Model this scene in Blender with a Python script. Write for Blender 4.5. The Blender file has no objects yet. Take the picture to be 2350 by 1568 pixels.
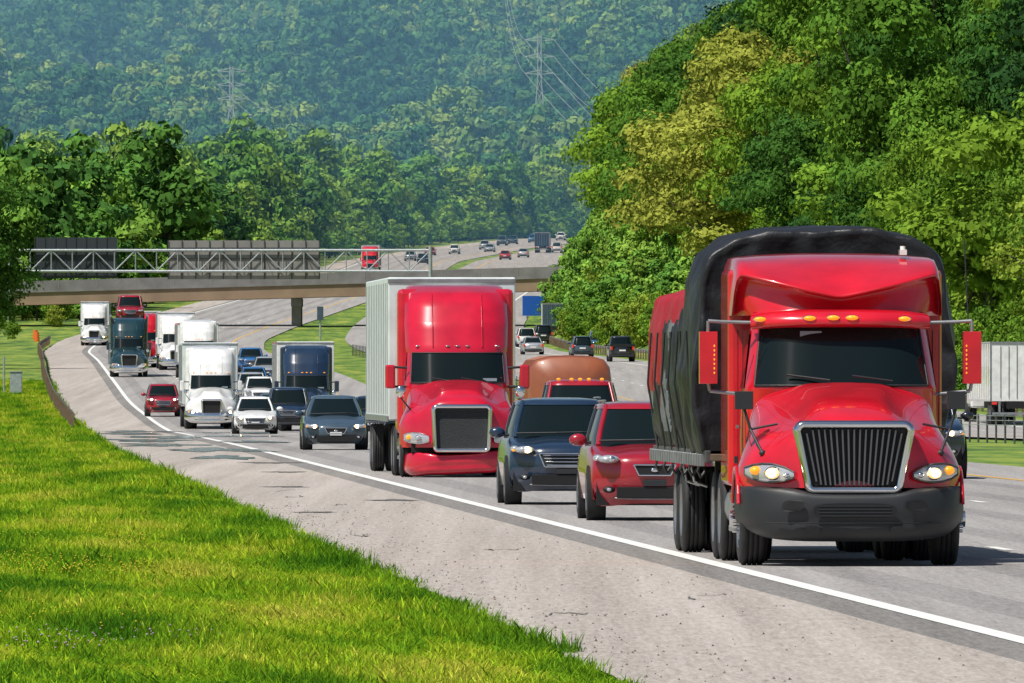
import bpy, math, random
import numpy as np
from mathutils import Vector, Matrix, noise as mnoise
random.seed(7); rng=np.random.default_rng(7)
scene=bpy.context.scene
# ---------------------------------------------------------------- materials
MATS={}
def nt(name):
    m=bpy.data.materials.new(name); m.use_nodes=True
    return m,m.node_tree,m.node_tree.nodes['Principled BSDF']
def pmat(name,col,rough=.5,metal=0,coat=0,emis=None,es=0,spec=.5,bump=0,bscale=20,var=0,vscale=5):
    if name in MATS: return MATS[name]
    m,t,b=nt(name)
    b.inputs['Base Color'].default_value=(*col,1)
    b.inputs['Roughness'].default_value=rough
    b.inputs['Metallic'].default_value=metal
    b.inputs['Coat Weight'].default_value=coat
    b.inputs['Coat Roughness'].default_value=.04
    b.inputs['Specular IOR Level'].default_value=spec
    if emis:
        b.inputs['Emission Color'].default_value=(*emis,1); b.inputs['Emission Strength'].default_value=es
    tc=None
    if var or bump:
        tc=t.nodes.new('ShaderNodeTexCoord')
        n=t.nodes.new('ShaderNodeTexNoise'); n.inputs['Scale'].default_value=vscale if var else bscale
        n.inputs['Detail'].default_value=6
        t.links.new(tc.outputs['Object'],n.inputs['Vector'])
    if var:
        mx=t.nodes.new('ShaderNodeMix'); mx.data_type='RGBA'
        mx.inputs['A'].default_value=(*[c*(1-var) for c in col],1); mx.inputs['B'].default_value=(*[min(1,c*(1+var)) for c in col],1)
        cr=t.nodes.new('ShaderNodeMapRange'); cr.inputs['From Min'].default_value=.3; cr.inputs['From Max'].default_value=.7
        t.links.new(n.outputs['Fac'],cr.inputs['Value']); t.links.new(cr.outputs['Result'],mx.inputs['Factor'])
        t.links.new(mx.outputs['Result'],b.inputs['Base Color'])
    if bump:
        n2=t.nodes.new('ShaderNodeTexNoise'); n2.inputs['Scale'].default_value=bscale; n2.inputs['Detail'].default_value=5
        t.links.new(tc.outputs['Object'],n2.inputs['Vector'])
        bp=t.nodes.new('ShaderNodeBump'); bp.inputs['Strength'].default_value=bump; bp.inputs['Distance'].default_value=.05
        t.links.new(n2.outputs['Fac'],bp.inputs['Height']); t.links.new(bp.outputs['Normal'],b.inputs['Normal'])
    MATS[name]=m; return m
def paint(name,col,rough=.25): return pmat(name,col,rough,0,.9,var=.15,vscale=2.5)
red=paint('red_paint',(.62,.008,.022)); red2=paint('red_paint_deep',(.56,.006,.03)); dred=paint('dark_red_paint',(.33,.008,.02))
white=paint('white_paint',(.80,.80,.78)); navy=paint('navy_paint',(.012,.03,.065)); slate=paint('slate_paint',(.05,.085,.12))
black=paint('black_paint',(.012,.014,.018)); silver=pmat('silver_paint',(.5,.53,.56),.3,.5,.6); bluep=paint('blue_paint',(.03,.14,.35))
brownp=paint('brown_paint',(.3,.085,.03),.45); teal=paint('dark_teal_paint',(.01,.04,.05))
chrome=pmat('chrome',(.78,.79,.8),.1,1); steel=pmat('steel',(.35,.36,.37),.45,.8,var=.2); alu=pmat('aluminium_panel',(.68,.74,.74),.5,.1,var=.12,vscale=1.5)
dsteel=pmat('dark_steel',(.10,.10,.10),.6,.5,var=.4); bars_m=pmat('grille_bar',(.2,.2,.21),.35,.9)
glass=pmat('dark_glass',(.006,.012,.013),.06,0,0,spec=.28); plastic=pmat('black_plastic',(.022,.024,.027),.5,bump=.05,bscale=60)
rubber=pmat('rubber',(.02,.02,.021),.75,var=.3,vscale=8); dark=pmat('underbody_dark',(.008,.008,.009),.8)
lens=pmat('lamp_lens',(.55,.57,.6),.08,.4,1.0); amber=pmat('amber_lens',(.8,.28,.01),.25,0,.5,emis=(1,.35,.02),es=.8)
bulb=pmat('lit_bulb',(1,.9,.7),.3,emis=(1,.80,.45),es=20); glowl=pmat('lit_reflector',(.9,.7,.4),.3,emis=(1,.62,.22),es=.9); tail=pmat('tail_lens',(.4,.01,.01),.2,0,.5,emis=(1,.05,.03),es=.4)
mesh_g=pmat('grille_mesh',(.035,.04,.045),.6,.3,bump=.8,bscale=90); dark_g=pmat('grille_dark',(.006,.006,.007),.6)
tarp=pmat('black_tarp',(.014,.015,.018),.45,bump=.5,bscale=5); redtarp=pmat('red_tarp',(.34,.012,.02),.5,bump=.6,bscale=4); tarp_sheen=pmat('tarp_highlight',(.16,.17,.18),.45,bump=.6,bscale=4)  # grey one is a painted highlight for the load cover
conc=pmat('bridge_concrete',(.20,.195,.19),.85,var=.25,vscale=.6,bump=.2,bscale=8); girder=pmat('bridge_girder',(.29,.205,.135),.8,var=.2,vscale=.4)
galv=pmat('galvanised_steel',(.42,.46,.47),.5,.5,var=.2); rust=pmat('weathered_rail',(.13,.115,.10),.7,.2,var=.4,vscale=1)
pyl=pmat('tower_steel',(.38,.45,.47),.7,.2)
signback=pmat('sign_back',(.26,.25,.23),.6,.2,var=.15,vscale=.5); signdark=pmat('sign_back_dark',(.03,.04,.045),.6,.1)
wood=pmat('timber',(.16,.11,.07),.8,var=.3,vscale=3); bark=pmat('bark',(.07,.06,.045),.9,var=.4,vscale=4)
blues=pmat('blue_sign',(.01,.09,.4),.4); orange=pmat('orange_plastic',(.8,.14,.02),.5)
whitep=pmat('road_white',(.74,.74,.71),.7,var=.22,vscale=9); yellowp=pmat('road_yellow',(.65,.38,.05),.7,var=.15,vscale=3)
sticker=pmat('sticker_paper',(.25,.33,.38),.6)
mirage=pmat('mirage_sheen',(.045,.048,.052),.1,spec=.7,bump=.05,bscale=2)  # dark glossy colour imitating heat-shimmer reflection, no water on the road
stain=pmat('tar_patch',(.13,.12,.11),.7,var=.3,vscale=4)

def roadmat(name,c1,c2,c3,lane=False):
    m,t,b=nt(name); b.inputs['Roughness'].default_value=.8
    tc=t.nodes.new('ShaderNodeTexCoord')
    def noise(sc,mp,det=6):
        mpn=t.nodes.new('ShaderNodeMapping'); mpn.inputs['Scale'].default_value=mp; mpn.inputs['Rotation'].default_value=(0,0,-.0403)
        t.links.new(tc.outputs['Object'],mpn.inputs['Vector'])
        n=t.nodes.new('ShaderNodeTexNoise'); n.inputs['Scale'].default_value=sc; n.inputs['Detail'].default_value=det; n.inputs['Roughness'].default_value=.7
        t.links.new(mpn.outputs['Vector'],n.inputs['Vector']); return n
    a=noise(1.0,(1.3,.012,1)); f=noise(7,(2.2,.12,1),8); sp=noise(9,(1.5,.1,1),4); gr=noise(30,(1,.08,1),2)
    r=t.nodes.new('ShaderNodeValToRGB'); e=r.color_ramp.elements
    e[0].position=.38; e[0].color=(*c1,1); e[1].position=.62; e[1].color=(*c3,1); x=e.new(.5); x.color=(*c2,1)
    def mul(n,k):
        s=t.nodes.new('ShaderNodeMath'); s.operation='MULTIPLY'; s.inputs[1].default_value=k; t.links.new(n.outputs['Fac'],s.inputs[0]); return s
    def add(p,q):
        s=t.nodes.new('ShaderNodeMath'); s.operation='ADD'; t.links.new(p.outputs[0],s.inputs[0]); t.links.new(q.outputs[0],s.inputs[1]); return s
    tot=add(add(mul(a,.35),mul(f,.4)),mul(gr,.25)); t.links.new(tot.outputs[0],r.inputs['Fac'])
    sr=t.nodes.new('ShaderNodeMapRange'); sr.inputs['From Min'].default_value=.30; sr.inputs['From Max'].default_value=.38; sr.inputs['To Min'].default_value=.55; sr.inputs['To Max'].default_value=1
    t.links.new(sp.outputs['Fac'],sr.inputs['Value'])
    mm=t.nodes.new('ShaderNodeMix'); mm.data_type='RGBA'; mm.blend_type='MULTIPLY'; mm.inputs['Factor'].default_value=1
    t.links.new(r.outputs['Color'],mm.inputs['A']); t.links.new(sr.outputs['Result'],mm.inputs['B'])
    t.links.new(mm.outputs['Result'],b.inputs['Base Color'])
    return m
shoulder_m=roadmat('shoulder_concrete',(.26,.22,.19),(.40,.355,.315),(.54,.485,.44))
lane_m=roadmat('lane_surface',(.21,.195,.185),(.32,.30,.285),(.43,.41,.385))
wear_m=roadmat('lane_wheel_track',(.16,.15,.145),(.26,.245,.235),(.36,.34,.325))
strip_m=roadmat('rumble_strip',(.12,.11,.10),(.21,.195,.18),(.30,.28,.26))

def groundmat():
    m,t,b=nt('grass_ground'); b.inputs['Roughness'].default_value=.9
    tc=t.nodes.new('ShaderNodeTexCoord')
    mp=t.nodes.new('ShaderNodeMapping'); mp.inputs['Scale'].default_value=(1,.12,1)
    t.links.new(tc.outputs['Object'],mp.inputs['Vector'])
    n=t.nodes.new('ShaderNodeTexNoise'); n.inputs['Scale'].default_value=.5; n.inputs['Detail'].default_value=9; n.inputs['Roughness'].default_value=.7
    t.links.new(mp.outputs['Vector'],n.inputs['Vector'])
    r=t.nodes.new('ShaderNodeValToRGB'); e=r.color_ramp.elements
    e[0].position=.38; e[0].color=(.05,.11,.012,1); e[1].position=.62; e[1].color=(.28,.31,.04,1); x=e.new(.5); x.color=(.13,.22,.02,1)
    t.links.new(n.outputs['Fac'],r.inputs['Fac']); t.links.new(r.outputs['Color'],b.inputs['Base Color'])
    return m
ground_m=groundmat()

def leafmat(name,stops,trans=.3,hue_var=.35):
    m=bpy.data.materials.new(name); m.use_nodes=True; t=m.node_tree; t.nodes.clear()
    out=t.nodes.new('ShaderNodeOutputMaterial')
    at=t.nodes.new('ShaderNodeAttribute'); at.attribute_type='INSTANCER'; at.attribute_name='tint'
    av=t.nodes.new('ShaderNodeAttribute'); av.attribute_type='GEOMETRY'; av.attribute_name='var'
    r=t.nodes.new('ShaderNodeValToRGB'); e=r.color_ramp.elements
    e[0].position=stops[0][0]; e[0].color=(*stops[0][1],1); e[1].position=stops[-1][0]; e[1].color=(*stops[-1][1],1)
    for p,c in stops[1:-1]:
        x=e.new(p); x.color=(*c,1)
    t.links.new(at.outputs['Fac'],r.inputs['Fac'])
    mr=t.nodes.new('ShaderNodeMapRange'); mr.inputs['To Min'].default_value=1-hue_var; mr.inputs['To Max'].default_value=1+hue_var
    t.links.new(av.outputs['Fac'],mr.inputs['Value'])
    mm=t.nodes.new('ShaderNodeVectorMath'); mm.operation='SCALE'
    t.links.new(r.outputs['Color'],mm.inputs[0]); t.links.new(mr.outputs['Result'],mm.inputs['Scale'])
    d=t.nodes.new('ShaderNodeBsdfDiffuse'); t.links.new(mm.outputs[0],d.inputs['Color'])
    if trans:
        tr=t.nodes.new('ShaderNodeBsdfTranslucent'); t.links.new(mm.outputs[0],tr.inputs['Color'])
        mix=t.nodes.new('ShaderNodeMixShader'); mix.inputs[0].default_value=trans
        t.links.new(d.outputs[0],mix.inputs[1]); t.links.new(tr.outputs[0],mix.inputs[2]); t.links.new(mix.outputs[0],out.inputs['Surface'])
    else: t.links.new(d.outputs[0],out.inputs['Surface'])
    return m
leaf_near=leafmat('foliage',[(0,(.022,.06,.025)),(.3,(.05,.13,.027)),(.6,(.11,.23,.03)),(.85,(.20,.33,.035)),(1,(.33,.36,.06))],.22,.5)
leaf_mid=leafmat('foliage_belt',[(0,(.04,.11,.03)),(.5,(.11,.25,.04)),(1,(.26,.40,.06))],0,.5)
leaf_far=leafmat('foliage_hill',[(0,(.02,.075,.045)),(.5,(.06,.17,.055)),(1,(.20,.31,.08))],0,.6)
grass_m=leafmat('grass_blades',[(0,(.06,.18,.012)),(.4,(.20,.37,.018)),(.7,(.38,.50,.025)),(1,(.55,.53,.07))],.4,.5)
flower_m=pmat('flower_yellow',(.75,.55,.02),.6); flower_p=pmat('flower_purple',(.45,.3,.4),.6)

# ---------------------------------------------------------------- mesh builder
class MB:
    def __init__(s): s.v=[];s.f=[];s.m=[];s.s=[];s.mats=[]
    def mi(s,m):
        if m not in s.mats: s.mats.append(m)
        return s.mats.index(m)
    def add(s,vs,fs,mat,smooth=False):
        o=len(s.v); s.v+= [tuple(v) for v in vs]; k=s.mi(mat)
        for f in fs: s.f.append(tuple(o+i for i in f)); s.m.append(k); s.s.append(smooth)
    def box(s,x0,x1,y0,y1,z0,z1,mat):
        s.add([(x0,y0,z0),(x1,y0,z0),(x1,y1,z0),(x0,y1,z0),(x0,y0,z1),(x1,y0,z1),(x1,y1,z1),(x0,y1,z1)],
              [(0,3,2,1),(4,5,6,7),(0,1,5,4),(1,2,6,5),(2,3,7,6),(3,0,4,7)],mat)
    def cyl(s,p0,p1,r,mat,seg=12,r2=None,caps=True):
        p0=Vector(p0);p1=Vector(p1);d=(p1-p0)
        if d.length<1e-6: return
        d.normalize(); a=d.orthogonal().normalized(); b=d.cross(a); r2=r if r2 is None else r2
        vs=[];
        for p,rr in((p0,r),(p1,r2)):
            for i in range(seg):
                an=2*math.pi*i/seg; vs.append(p+a*math.cos(an)*rr+b*math.sin(an)*rr)
        fs=[(i,(i+1)%seg,seg+(i+1)%seg,seg+i) for i in range(seg)]
        s.add(vs,fs,mat,True)
        if caps:
            s.add(vs[:seg],[tuple(reversed(range(seg)))],mat); s.add(vs[seg:],[tuple(range(seg))],mat)
    def tube(s,pts,r,mat,seg=8):
        for a,b in zip(pts[:-1],pts[1:]): s.cyl(a,b,r,mat,seg)
    def grid(s,rows,mat,smooth=True,closed=False,flip=False):
        n=len(rows[0]); vs=[p for r in rows for p in r]; fs=[]
        for i in range(len(rows)-1):
            for j in range(n if closed else n-1):
                k=(j+1)%n; q=(i*n+j,i*n+k,(i+1)*n+k,(i+1)*n+j)
                fs.append(q[::-1] if flip else q)
        s.add(vs,fs,mat,smooth)
    def lathe(s,c,prof,mat,seg=28):
        rows=[[(c[0]+x,c[1]+math.cos(2*math.pi*i/seg)*r,c[2]+math.sin(2*math.pi*i/seg)*r) for i in range(seg)] for x,r in prof]
        s.grid(rows,mat,True,True)
    def ell(s,c,r,mat,nu=14,nv=8):
        rows=[]
        for i in range(nv+1):
            a=math.pi*i/nv-math.pi/2
            rows.append([(c[0]+r[0]*math.cos(a)*math.cos(2*math.pi*j/nu),c[1]+r[1]*math.cos(a)*math.sin(2*math.pi*j/nu),c[2]+r[2]*math.sin(a)) for j in range(nu)])
        s.grid(rows,mat,True,True)
    def obj(s,name,parent=None,bevel=0,sub=0,solid=0):
        me=bpy.data.meshes.new(name); me.from_pydata(s.v,[],s.f)
        for m in s.mats: me.materials.append(m)
        me.polygons.foreach_set('material_index',s.m); me.polygons.foreach_set('use_smooth',s.s); me.update()
        o=bpy.data.objects.new(name,me); scene.collection.objects.link(o)
        if parent: o.parent=parent
        if solid:
            md=o.modifiers.new('s','SOLIDIFY'); md.thickness=solid; md.offset=0
        if bevel:
            md=o.modifiers.new('b','BEVEL'); md.width=bevel; md.segments=2; md.limit_method='ANGLE'; md.angle_limit=math.radians(50); md.harden_normals=False
        if sub:
            md=o.modifiers.new('u','SUBSURF'); md.levels=sub; md.render_levels=sub
        return o
def mir(row): return [(-x,y,z) for x,y,z in reversed(row[1:])]+list(row)
def empty(name,loc=(0,0,0),rz=0):
    e=bpy.data.objects.new(name,None); e.empty_display_size=.5; scene.collection.objects.link(e); e.location=loc; e.rotation_euler=(0,0,rz); return e

# ---------------------------------------------------------------- road geometry (metres; camera stands at origin of X, on the verge)
def smooth_tab(knots,w=60):
    ks=np.array([k[0] for k in knots],float); vs=np.array([k[1] for k in knots],float)
    s=np.arange(-400,9001,5.0); v=np.interp(s,ks,vs)
    lo=s<ks[0]; v[lo]=vs[0]+(s[lo]-ks[0])*(vs[1]-vs[0])/(ks[1]-ks[0])
    n=int(w/5)|1; p=np.pad(v,n//2,mode='reflect',reflect_type='odd'); v=np.convolve(p,np.ones(n)/n,'valid')
    return lambda q: np.interp(q,s,v)
L_k=[(0,8.6),(400,-7.5),(560,-12.9),(670,-16.3),(800,-21.5),(930,-26.3),(1100,-32),(1250,-37.3),(1350,-39),(1450,-37.5),(1650,-32),(1900,-27),(2300,-24),(2600,-12),(2850,4),(3100,25),(3400,55)]
Z_k=[(0,0),(400,0),(560,-.35),(670,-.7),(800,.3),(930,1.8),(1100,2.9),(1250,3.8),(1350,5),(1450,6.6),(1650,10.2),(1900,14),(2300,19.8),(2600,24.5),(2850,28.5),(3100,31),(3400,33)]
O_k=[(0,37),(1250,-13.4),(1350,-16),(1450,-16.3),(1650,-14.5),(1900,-10.5),(2300,-6),(2600,6),(2850,22),(3100,44),(3400,75)]
Lx=smooth_tab(L_k); Zr=smooth_tab(Z_k,80); Ox=smooth_tab(O_k)
B=smooth_tab([(0,0),(400,0),(670,-.6),(1250,4),(1600,10),(2000,16),(2400,23),(3000,27),(3300,32),(3700,53),(4200,82),(5200,142),(6000,185),(9000,230)],200)
def sstep(a,b,x):
    t=np.clip((x-a)/(b-a),0,1); return t*t*(3-2*t)
def G(X,s):
    X=np.asarray(X,float); s=np.asarray(s,float)+0*X
    zr=Zr(s); dl=(Lx(s)-3.9)-X; dr=X-(Ox(s)+17.5)
    und=.6*np.sin(X*.031+s*.004)+.5*np.sin(s*.011+X*.02+1)
    bl=B(s)+9*np.exp(-((X+38)/22)**2-((s-2500)/300)**2)-5*np.exp(-((X-5)/40)**2-((s-3000)/300)**2)
    far=sstep(1300,1700,s)
    z=zr-.07
    left=zr-.02+ (bl+und*2-zr)*sstep(3,70,dl)*np.maximum(far,.0)+ .02*np.clip(dl-25,0,200)*(1-far)
    wR=sstep(650,1050,s)*(1-sstep(1950,2500,s))
    hr=.8*np.clip(dr-3,0,75)*wR
    right=zr-.02+np.maximum(hr,(bl+und*2-zr)*sstep(3,70,dr)*far)+.01*np.clip(dr,0,100)
    z=np.where(dl>0.05,left,z); z=np.where(dr>0.05,right,z)
    inm=(X>Lx(s)+15.6)&(X<Ox(s)-.05)
    z=np.where(inm,zr-.1,z)
    farh=sstep(3200,3500,s)
    rid=16*np.sin(X*.022+s*.0031)*sstep(3400,4200,s)+10*np.sin(X*.05-s*.005+1)*sstep(3400,4000,s)
    z=z*(1-farh)+(bl+und*4+rid)*farh
    return z
ss=np.concatenate([np.arange(-80,600,5),np.arange(600,3400,10),np.arange(3400,9001,60)]).astype(float)
dls=[3000,1500,800,450,300,220,160,120,90,65,45,30,20,12,7,4,2,1,.3,.0]
drs=dls[::-1]
rows=[]
for s in ss:
    l=Lx(s)-3.9; r=Ox(s)+17.5; lr=l+19.5; ol=r-17.5
    xs=[l-d for d in dls]+[l+6,lr-.1,lr+.1]+[lr+(ol-lr)*k for k in(.25,.5,.75)]+[ol-.1,ol+.1,ol+9]+[r+d for d in drs]
    zz=G(np.array(xs),s)
    rows.append([(x,s,z) for x,z in zip(xs,zz)])
g=MB(); g.grid(rows,ground_m,True,flip=False); g.obj('ground_terrain')
def strip(name,fa,fb,zo,mat,s0,s1,step=10,dash=None,parent=None):
    b=MB()
    if dash is None:
        q=np.arange(s0,s1+.1,step); b.grid([[(float(fa(s)),s,float(Zr(s))+zo),(float(fb(s)),s,float(Zr(s))+zo)] for s in q],mat,False)
    else:
        s=s0
        while s<s1:
            b.grid([[(float(fa(u)),u,float(Zr(u))+zo),(float(fb(u)),u,float(Zr(u))+zo)] for u in (s,s+dash[0])],mat,False); s+=dash[1]
    return b.obj(name,parent)
E=3300
off=lambda f,o:(lambda s:f(s)+o)
strip('road_shoulder',lambda s:Lx(s)-3.86+.05*math.sin(s*.7)+.04*math.sin(s*.23),off(Lx,-.62),0.0,shoulder_m,-60,E,2)
strip('rumble_strip',off(Lx,-.62),off(Lx,-.1),0.0,strip_m,-60,E)
hl=empty('highway_lanes')
cuts=[-.1,.75,1.45,2.6,3.3,4.85,5.55,6.75,7.45,9.0,9.7,10.9,11.6,15.5]
for i,(a,c) in enumerate(zip(cuts[:-1],cuts[1:])): strip('wheel_track' if i%2 else 'lane',off(Lx,a),off(Lx,c),0.0,wear_m if i%2 else lane_m,-60,E,10,None,hl)
strip('highway_lanes_opposite',off(Ox,0),off(Ox,17.4),0.0,lane_m,-60,E)
mk=empty('lane_markings')
strip('edge_line',off(Lx,-.1),off(Lx,.12),.006,whitep,-60,E,10,None,mk)
strip('median_line',off(Lx,12.45),off(Lx,12.62),.006,yellowp,-60,E,10,None,mk)
for o in(4.1,8.3): strip('dashes',off(Lx,o),off(Lx,o+.15),.006,whitep,60,1500,10,(3.2,12.2),mk)
strip('opposite_yellow',off(Ox,2.4),off(Ox,2.56),.006,yellowp,-60,E,10,None,mk)
strip('opposite_edge',off(Ox,14.6),off(Ox,14.8),.006,whitep,-60,E,10,None,mk)
for o in(6.4,10.5): strip('dashes',off(Ox,o),off(Ox,o+.15),.006,whitep,60,1500,10,(3.2,12.2),mk)
pb=MB(); cb=MB()
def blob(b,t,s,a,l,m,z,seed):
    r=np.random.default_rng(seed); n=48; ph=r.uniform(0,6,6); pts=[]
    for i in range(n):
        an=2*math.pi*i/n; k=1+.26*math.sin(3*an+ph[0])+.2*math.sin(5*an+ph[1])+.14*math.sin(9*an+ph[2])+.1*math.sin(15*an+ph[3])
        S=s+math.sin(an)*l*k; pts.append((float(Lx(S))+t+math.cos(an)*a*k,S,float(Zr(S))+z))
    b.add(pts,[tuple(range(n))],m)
for i,(t,s,a,l) in enumerate([(-1.6,350,.7,7),(-1.1,385,1.2,10),(-2.2,418,1.1,11),(-2.2,462,1.2,17),(-1.2,505,1.3,18),(-2.3,565,1.3,22),(1.4,520,1.3,14),(1.0,445,.9,9),(-1.5,625,1.6,18),(2.5,590,1.6,16)]): blob(pb,t,s,a,l,mirage,.010+.001*i,i)
for i,(t,s,a,l) in enumerate([(-2.2,262,.35,1.2),(-1.3,300,.4,1.5),(-2.9,215,.3,.7),(-1.1,235,.4,1.2),(-.9,330,.6,2)]): blob(cb,t,s,a,l,stain,.008,40+i)
rr=random.Random(3)
for i in range(7):
    s=rr.uniform(120,330); t=rr.uniform(-3.4,-1.0); pts=[]
    for k in range(9): pts.append((t,s)); t+=rr.uniform(-.02,.12); s+=rr.uniform(-.9,1.3)
    w=rr.uniform(.03,.06)
    cb.grid([[(float(Lx(S))+T-w*.2,S-w*1.5,.007+float(Zr(S))),(float(Lx(S))+T+w*.2,S+w*1.5,.007+float(Zr(S)))] for T,S in pts],stain,False)
pb.obj('mirage_patches'); cb.obj('road_cracks_and_stains')  # first object: thin sheets standing in for the mirage
gb=MB()
for i in range(700):
    s=rr.uniform(98,230); t=-3.75+abs(rr.gauss(0,.55)) if rr.random()<.6 else rr.uniform(-3.7,-.7)
    x=float(Lx(s))+t; h=rr.uniform(.005,.018); a=rr.uniform(0,3)
    gb.add([(x+h*math.cos(a),s+h*math.sin(a),.002),(x+h*math.cos(a+2.1),s+h*math.sin(a+2.1),.002),(x+h*math.cos(a+4.2),s+h*math.sin(a+4.2),.002),(x,s,.002+h)],[(0,1,3),(1,2,3),(2,0,3)],stain if i%3 else wood)
gb.obj('shoulder_gravel')

# ---------------------------------------------------------------- scatter with geometry nodes
def scatter(name,pts,rz,scl,tint,idx,sources,parent=None):
    col=bpy.data.collections.new(name+'_kit')
    for o in sources: col.objects.link(o)
    me=bpy.data.meshes.new(name); me.from_pydata([tuple(p) for p in pts],[],[])
    n=len(pts)
    a=me.attributes.new('rz','FLOAT','POINT'); a.data.foreach_set('value',np.asarray(rz,dtype=np.float32))
    a=me.attributes.new('scl','FLOAT_VECTOR','POINT'); a.data.foreach_set('vector',np.asarray(scl,dtype=np.float32).ravel())
    a=me.attributes.new('tint','FLOAT','POINT'); a.data.foreach_set('value',np.asarray(tint,dtype=np.float32))
    a=me.attributes.new('idx','INT','POINT'); a.data.foreach_set('value',np.asarray(idx,dtype=np.int32))
    o=bpy.data.objects.new(name,me); scene.collection.objects.link(o)
    if parent: o.parent=parent
    ng=bpy.data.node_groups.new(name+'_gn','GeometryNodeTree')
    ng.interface.new_socket('Geometry',in_out='INPUT',socket_type='NodeSocketGeometry'); ng.interface.new_socket('Geometry',in_out='OUTPUT',socket_type='NodeSocketGeometry')
    N=ng.nodes; gi=N.new('NodeGroupInput'); go=N.new('NodeGroupOutput'); ip=N.new('GeometryNodeInstanceOnPoints')
    ci=N.new('GeometryNodeCollectionInfo'); ci.inputs['Collection'].default_value=col; ci.inputs['Separate Children'].default_value=True; ci.inputs['Reset Children'].default_value=True
    def at(nm,ty):
        k=N.new('GeometryNodeInputNamedAttribute'); k.data_type=ty; k.inputs['Name'].default_value=nm
        return next(q for q in k.outputs if q.enabled and q.name=='Attribute')
    cx=N.new('ShaderNodeCombineXYZ'); ng.links.new(at('rz','FLOAT'),cx.inputs['Z'])
    ng.links.new(gi.outputs[0],ip.inputs['Points']); ng.links.new(ci.outputs[0],ip.inputs['Instance']); ip.inputs['Pick Instance'].default_value=True
    ng.links.new(at('idx','INT'),ip.inputs['Instance Index']); ng.links.new(cx.outputs[0],ip.inputs['Rotation']); ng.links.new(at('scl','FLOAT_VECTOR'),ip.inputs['Scale'])
    ng.links.new(ip.outputs[0],go.inputs[0])
    md=o.modifiers.new('gn','NODES'); md.node_group=ng
    return o
def leafobj(name,P,Nn,size,var,mat,extra=None,seedr=None):
    n=len(P); r=seedr or rng
    Nn=Nn/np.linalg.norm(Nn,axis=1,keepdims=True)
    a=np.cross(Nn,r.normal(size=(n,3))); a/=np.linalg.norm(a,axis=1,keepdims=True); b=np.cross(Nn,a)
    sz=(size*r.uniform(.6,1.3,n))[:,None]
    k=r.uniform(.5,1,n)[:,None]
    V=np.stack([P-a*sz,P-b*sz*k*.8+a*sz*.1,P+a*sz,P+b*sz*k*.8-a*sz*.1],1).reshape(-1,3)
    verts=V.tolist(); faces=[(4*i,4*i+1,4*i+2,4*i+3) for i in range(n)]; mi=[0]*n; vv=list(var)
    if extra:
        o=len(verts); verts+=extra.v; faces+=[tuple(o+i for i in f) for f in extra.f]; mi+=[1]*len(extra.f); vv+= [.5]*len(extra.f)
    me=bpy.data.meshes.new(name); me.from_pydata(verts,[],faces); me.materials.append(mat); me.materials.append(bark)
    me.polygons.foreach_set('material_index',mi)
    at=me.attributes.new('var','FLOAT','FACE'); at.data.foreach_set('value',np.asarray(vv,dtype=np.float32)); me.update()
    return bpy.data.objects.new(name,me)
def tree(name,seed,H,R,nleaf,size,mat,base=.18,nl=20,jit=.42,lr=(.22,.42)):
    r=np.random.default_rng(seed)
    cz=H*(.5+base/2); hz=H*(.5-base/2)
    lob=[]
    for i in range(nl):
        d=r.normal(size=3); d/=np.linalg.norm(d); d[2]=d[2]*.9+.1
        q=r.uniform(.35,.9); c=np.array([d[0]*R*q,d[1]*R*q,cz+d[2]*hz*q*.95]); w=1-.35*max(0,(c[2]-cz)/hz)
        c[:2]*=w
        lob.append((c,R*r.uniform(*lr),r.uniform(0,1)))
    lob.append((np.array([0,0,H*.86]),R*.3,.6)); lob.append((np.array([0,0,cz]),R*.6,.2))
    wts=np.array([l[1]**2 for l in lob]); wts/=wts.sum(); which=r.choice(len(lob),nleaf,p=wts)
    C=np.array([l[0] for l in lob])[which]; RR=np.array([l[1] for l in lob])[which]; LV=np.array([l[2] for l in lob])[which]
    D=r.normal(size=(nleaf,3)); D/=np.linalg.norm(D,axis=1,keepdims=True); D[:,2]=np.where(D[:,2]<-.3,-D[:,2]*.6,D[:,2])
    rad=RR*(1+.15*np.sin(D[:,0]*7+D[:,2]*9+LV*20)+.08*np.sin(D[:,1]*13+D[:,0]*11))*r.uniform(.72,1.1,nleaf)
    P=C+D*rad[:,None]*np.array([1,1,.85]); Nn=D+r.normal(size=(nleaf,3))*jit
    ex=MB(); ex.cyl((0,0,-1.5),(0,0,H*.45),R*.06,bark,7,R*.04)
    for c,_,_ in lob[:6]: ex.cyl((0,0,H*r.uniform(.2,.45)),tuple(c),R*.03,bark,5,R*.01)
    var=np.clip(LV*.6+r.uniform(0,.4,nleaf),0,1)
    return leafobj(name,P,Nn,size,var,mat,ex,r)
near_t=[tree(f'tree_{i}',10+i,13+2*(i%3),5+.6*(i%2),12000,.19,leaf_near,-.05,30+5*i,.34,(.16,.36)) for i in range(5)]
mid_t=[tree(f'belt_tree_{i}',30+i,13+2*(i%2),5.4,2600,.42,leaf_mid,-.1,20,.32,(.2,.38)) for i in range(4)]
far_t=[tree(f'hill_tree_{i}',50+i,13+i*1.5,5.6,1000,.75,leaf_far,-.05,11,.28) for i in range(3)]
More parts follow.
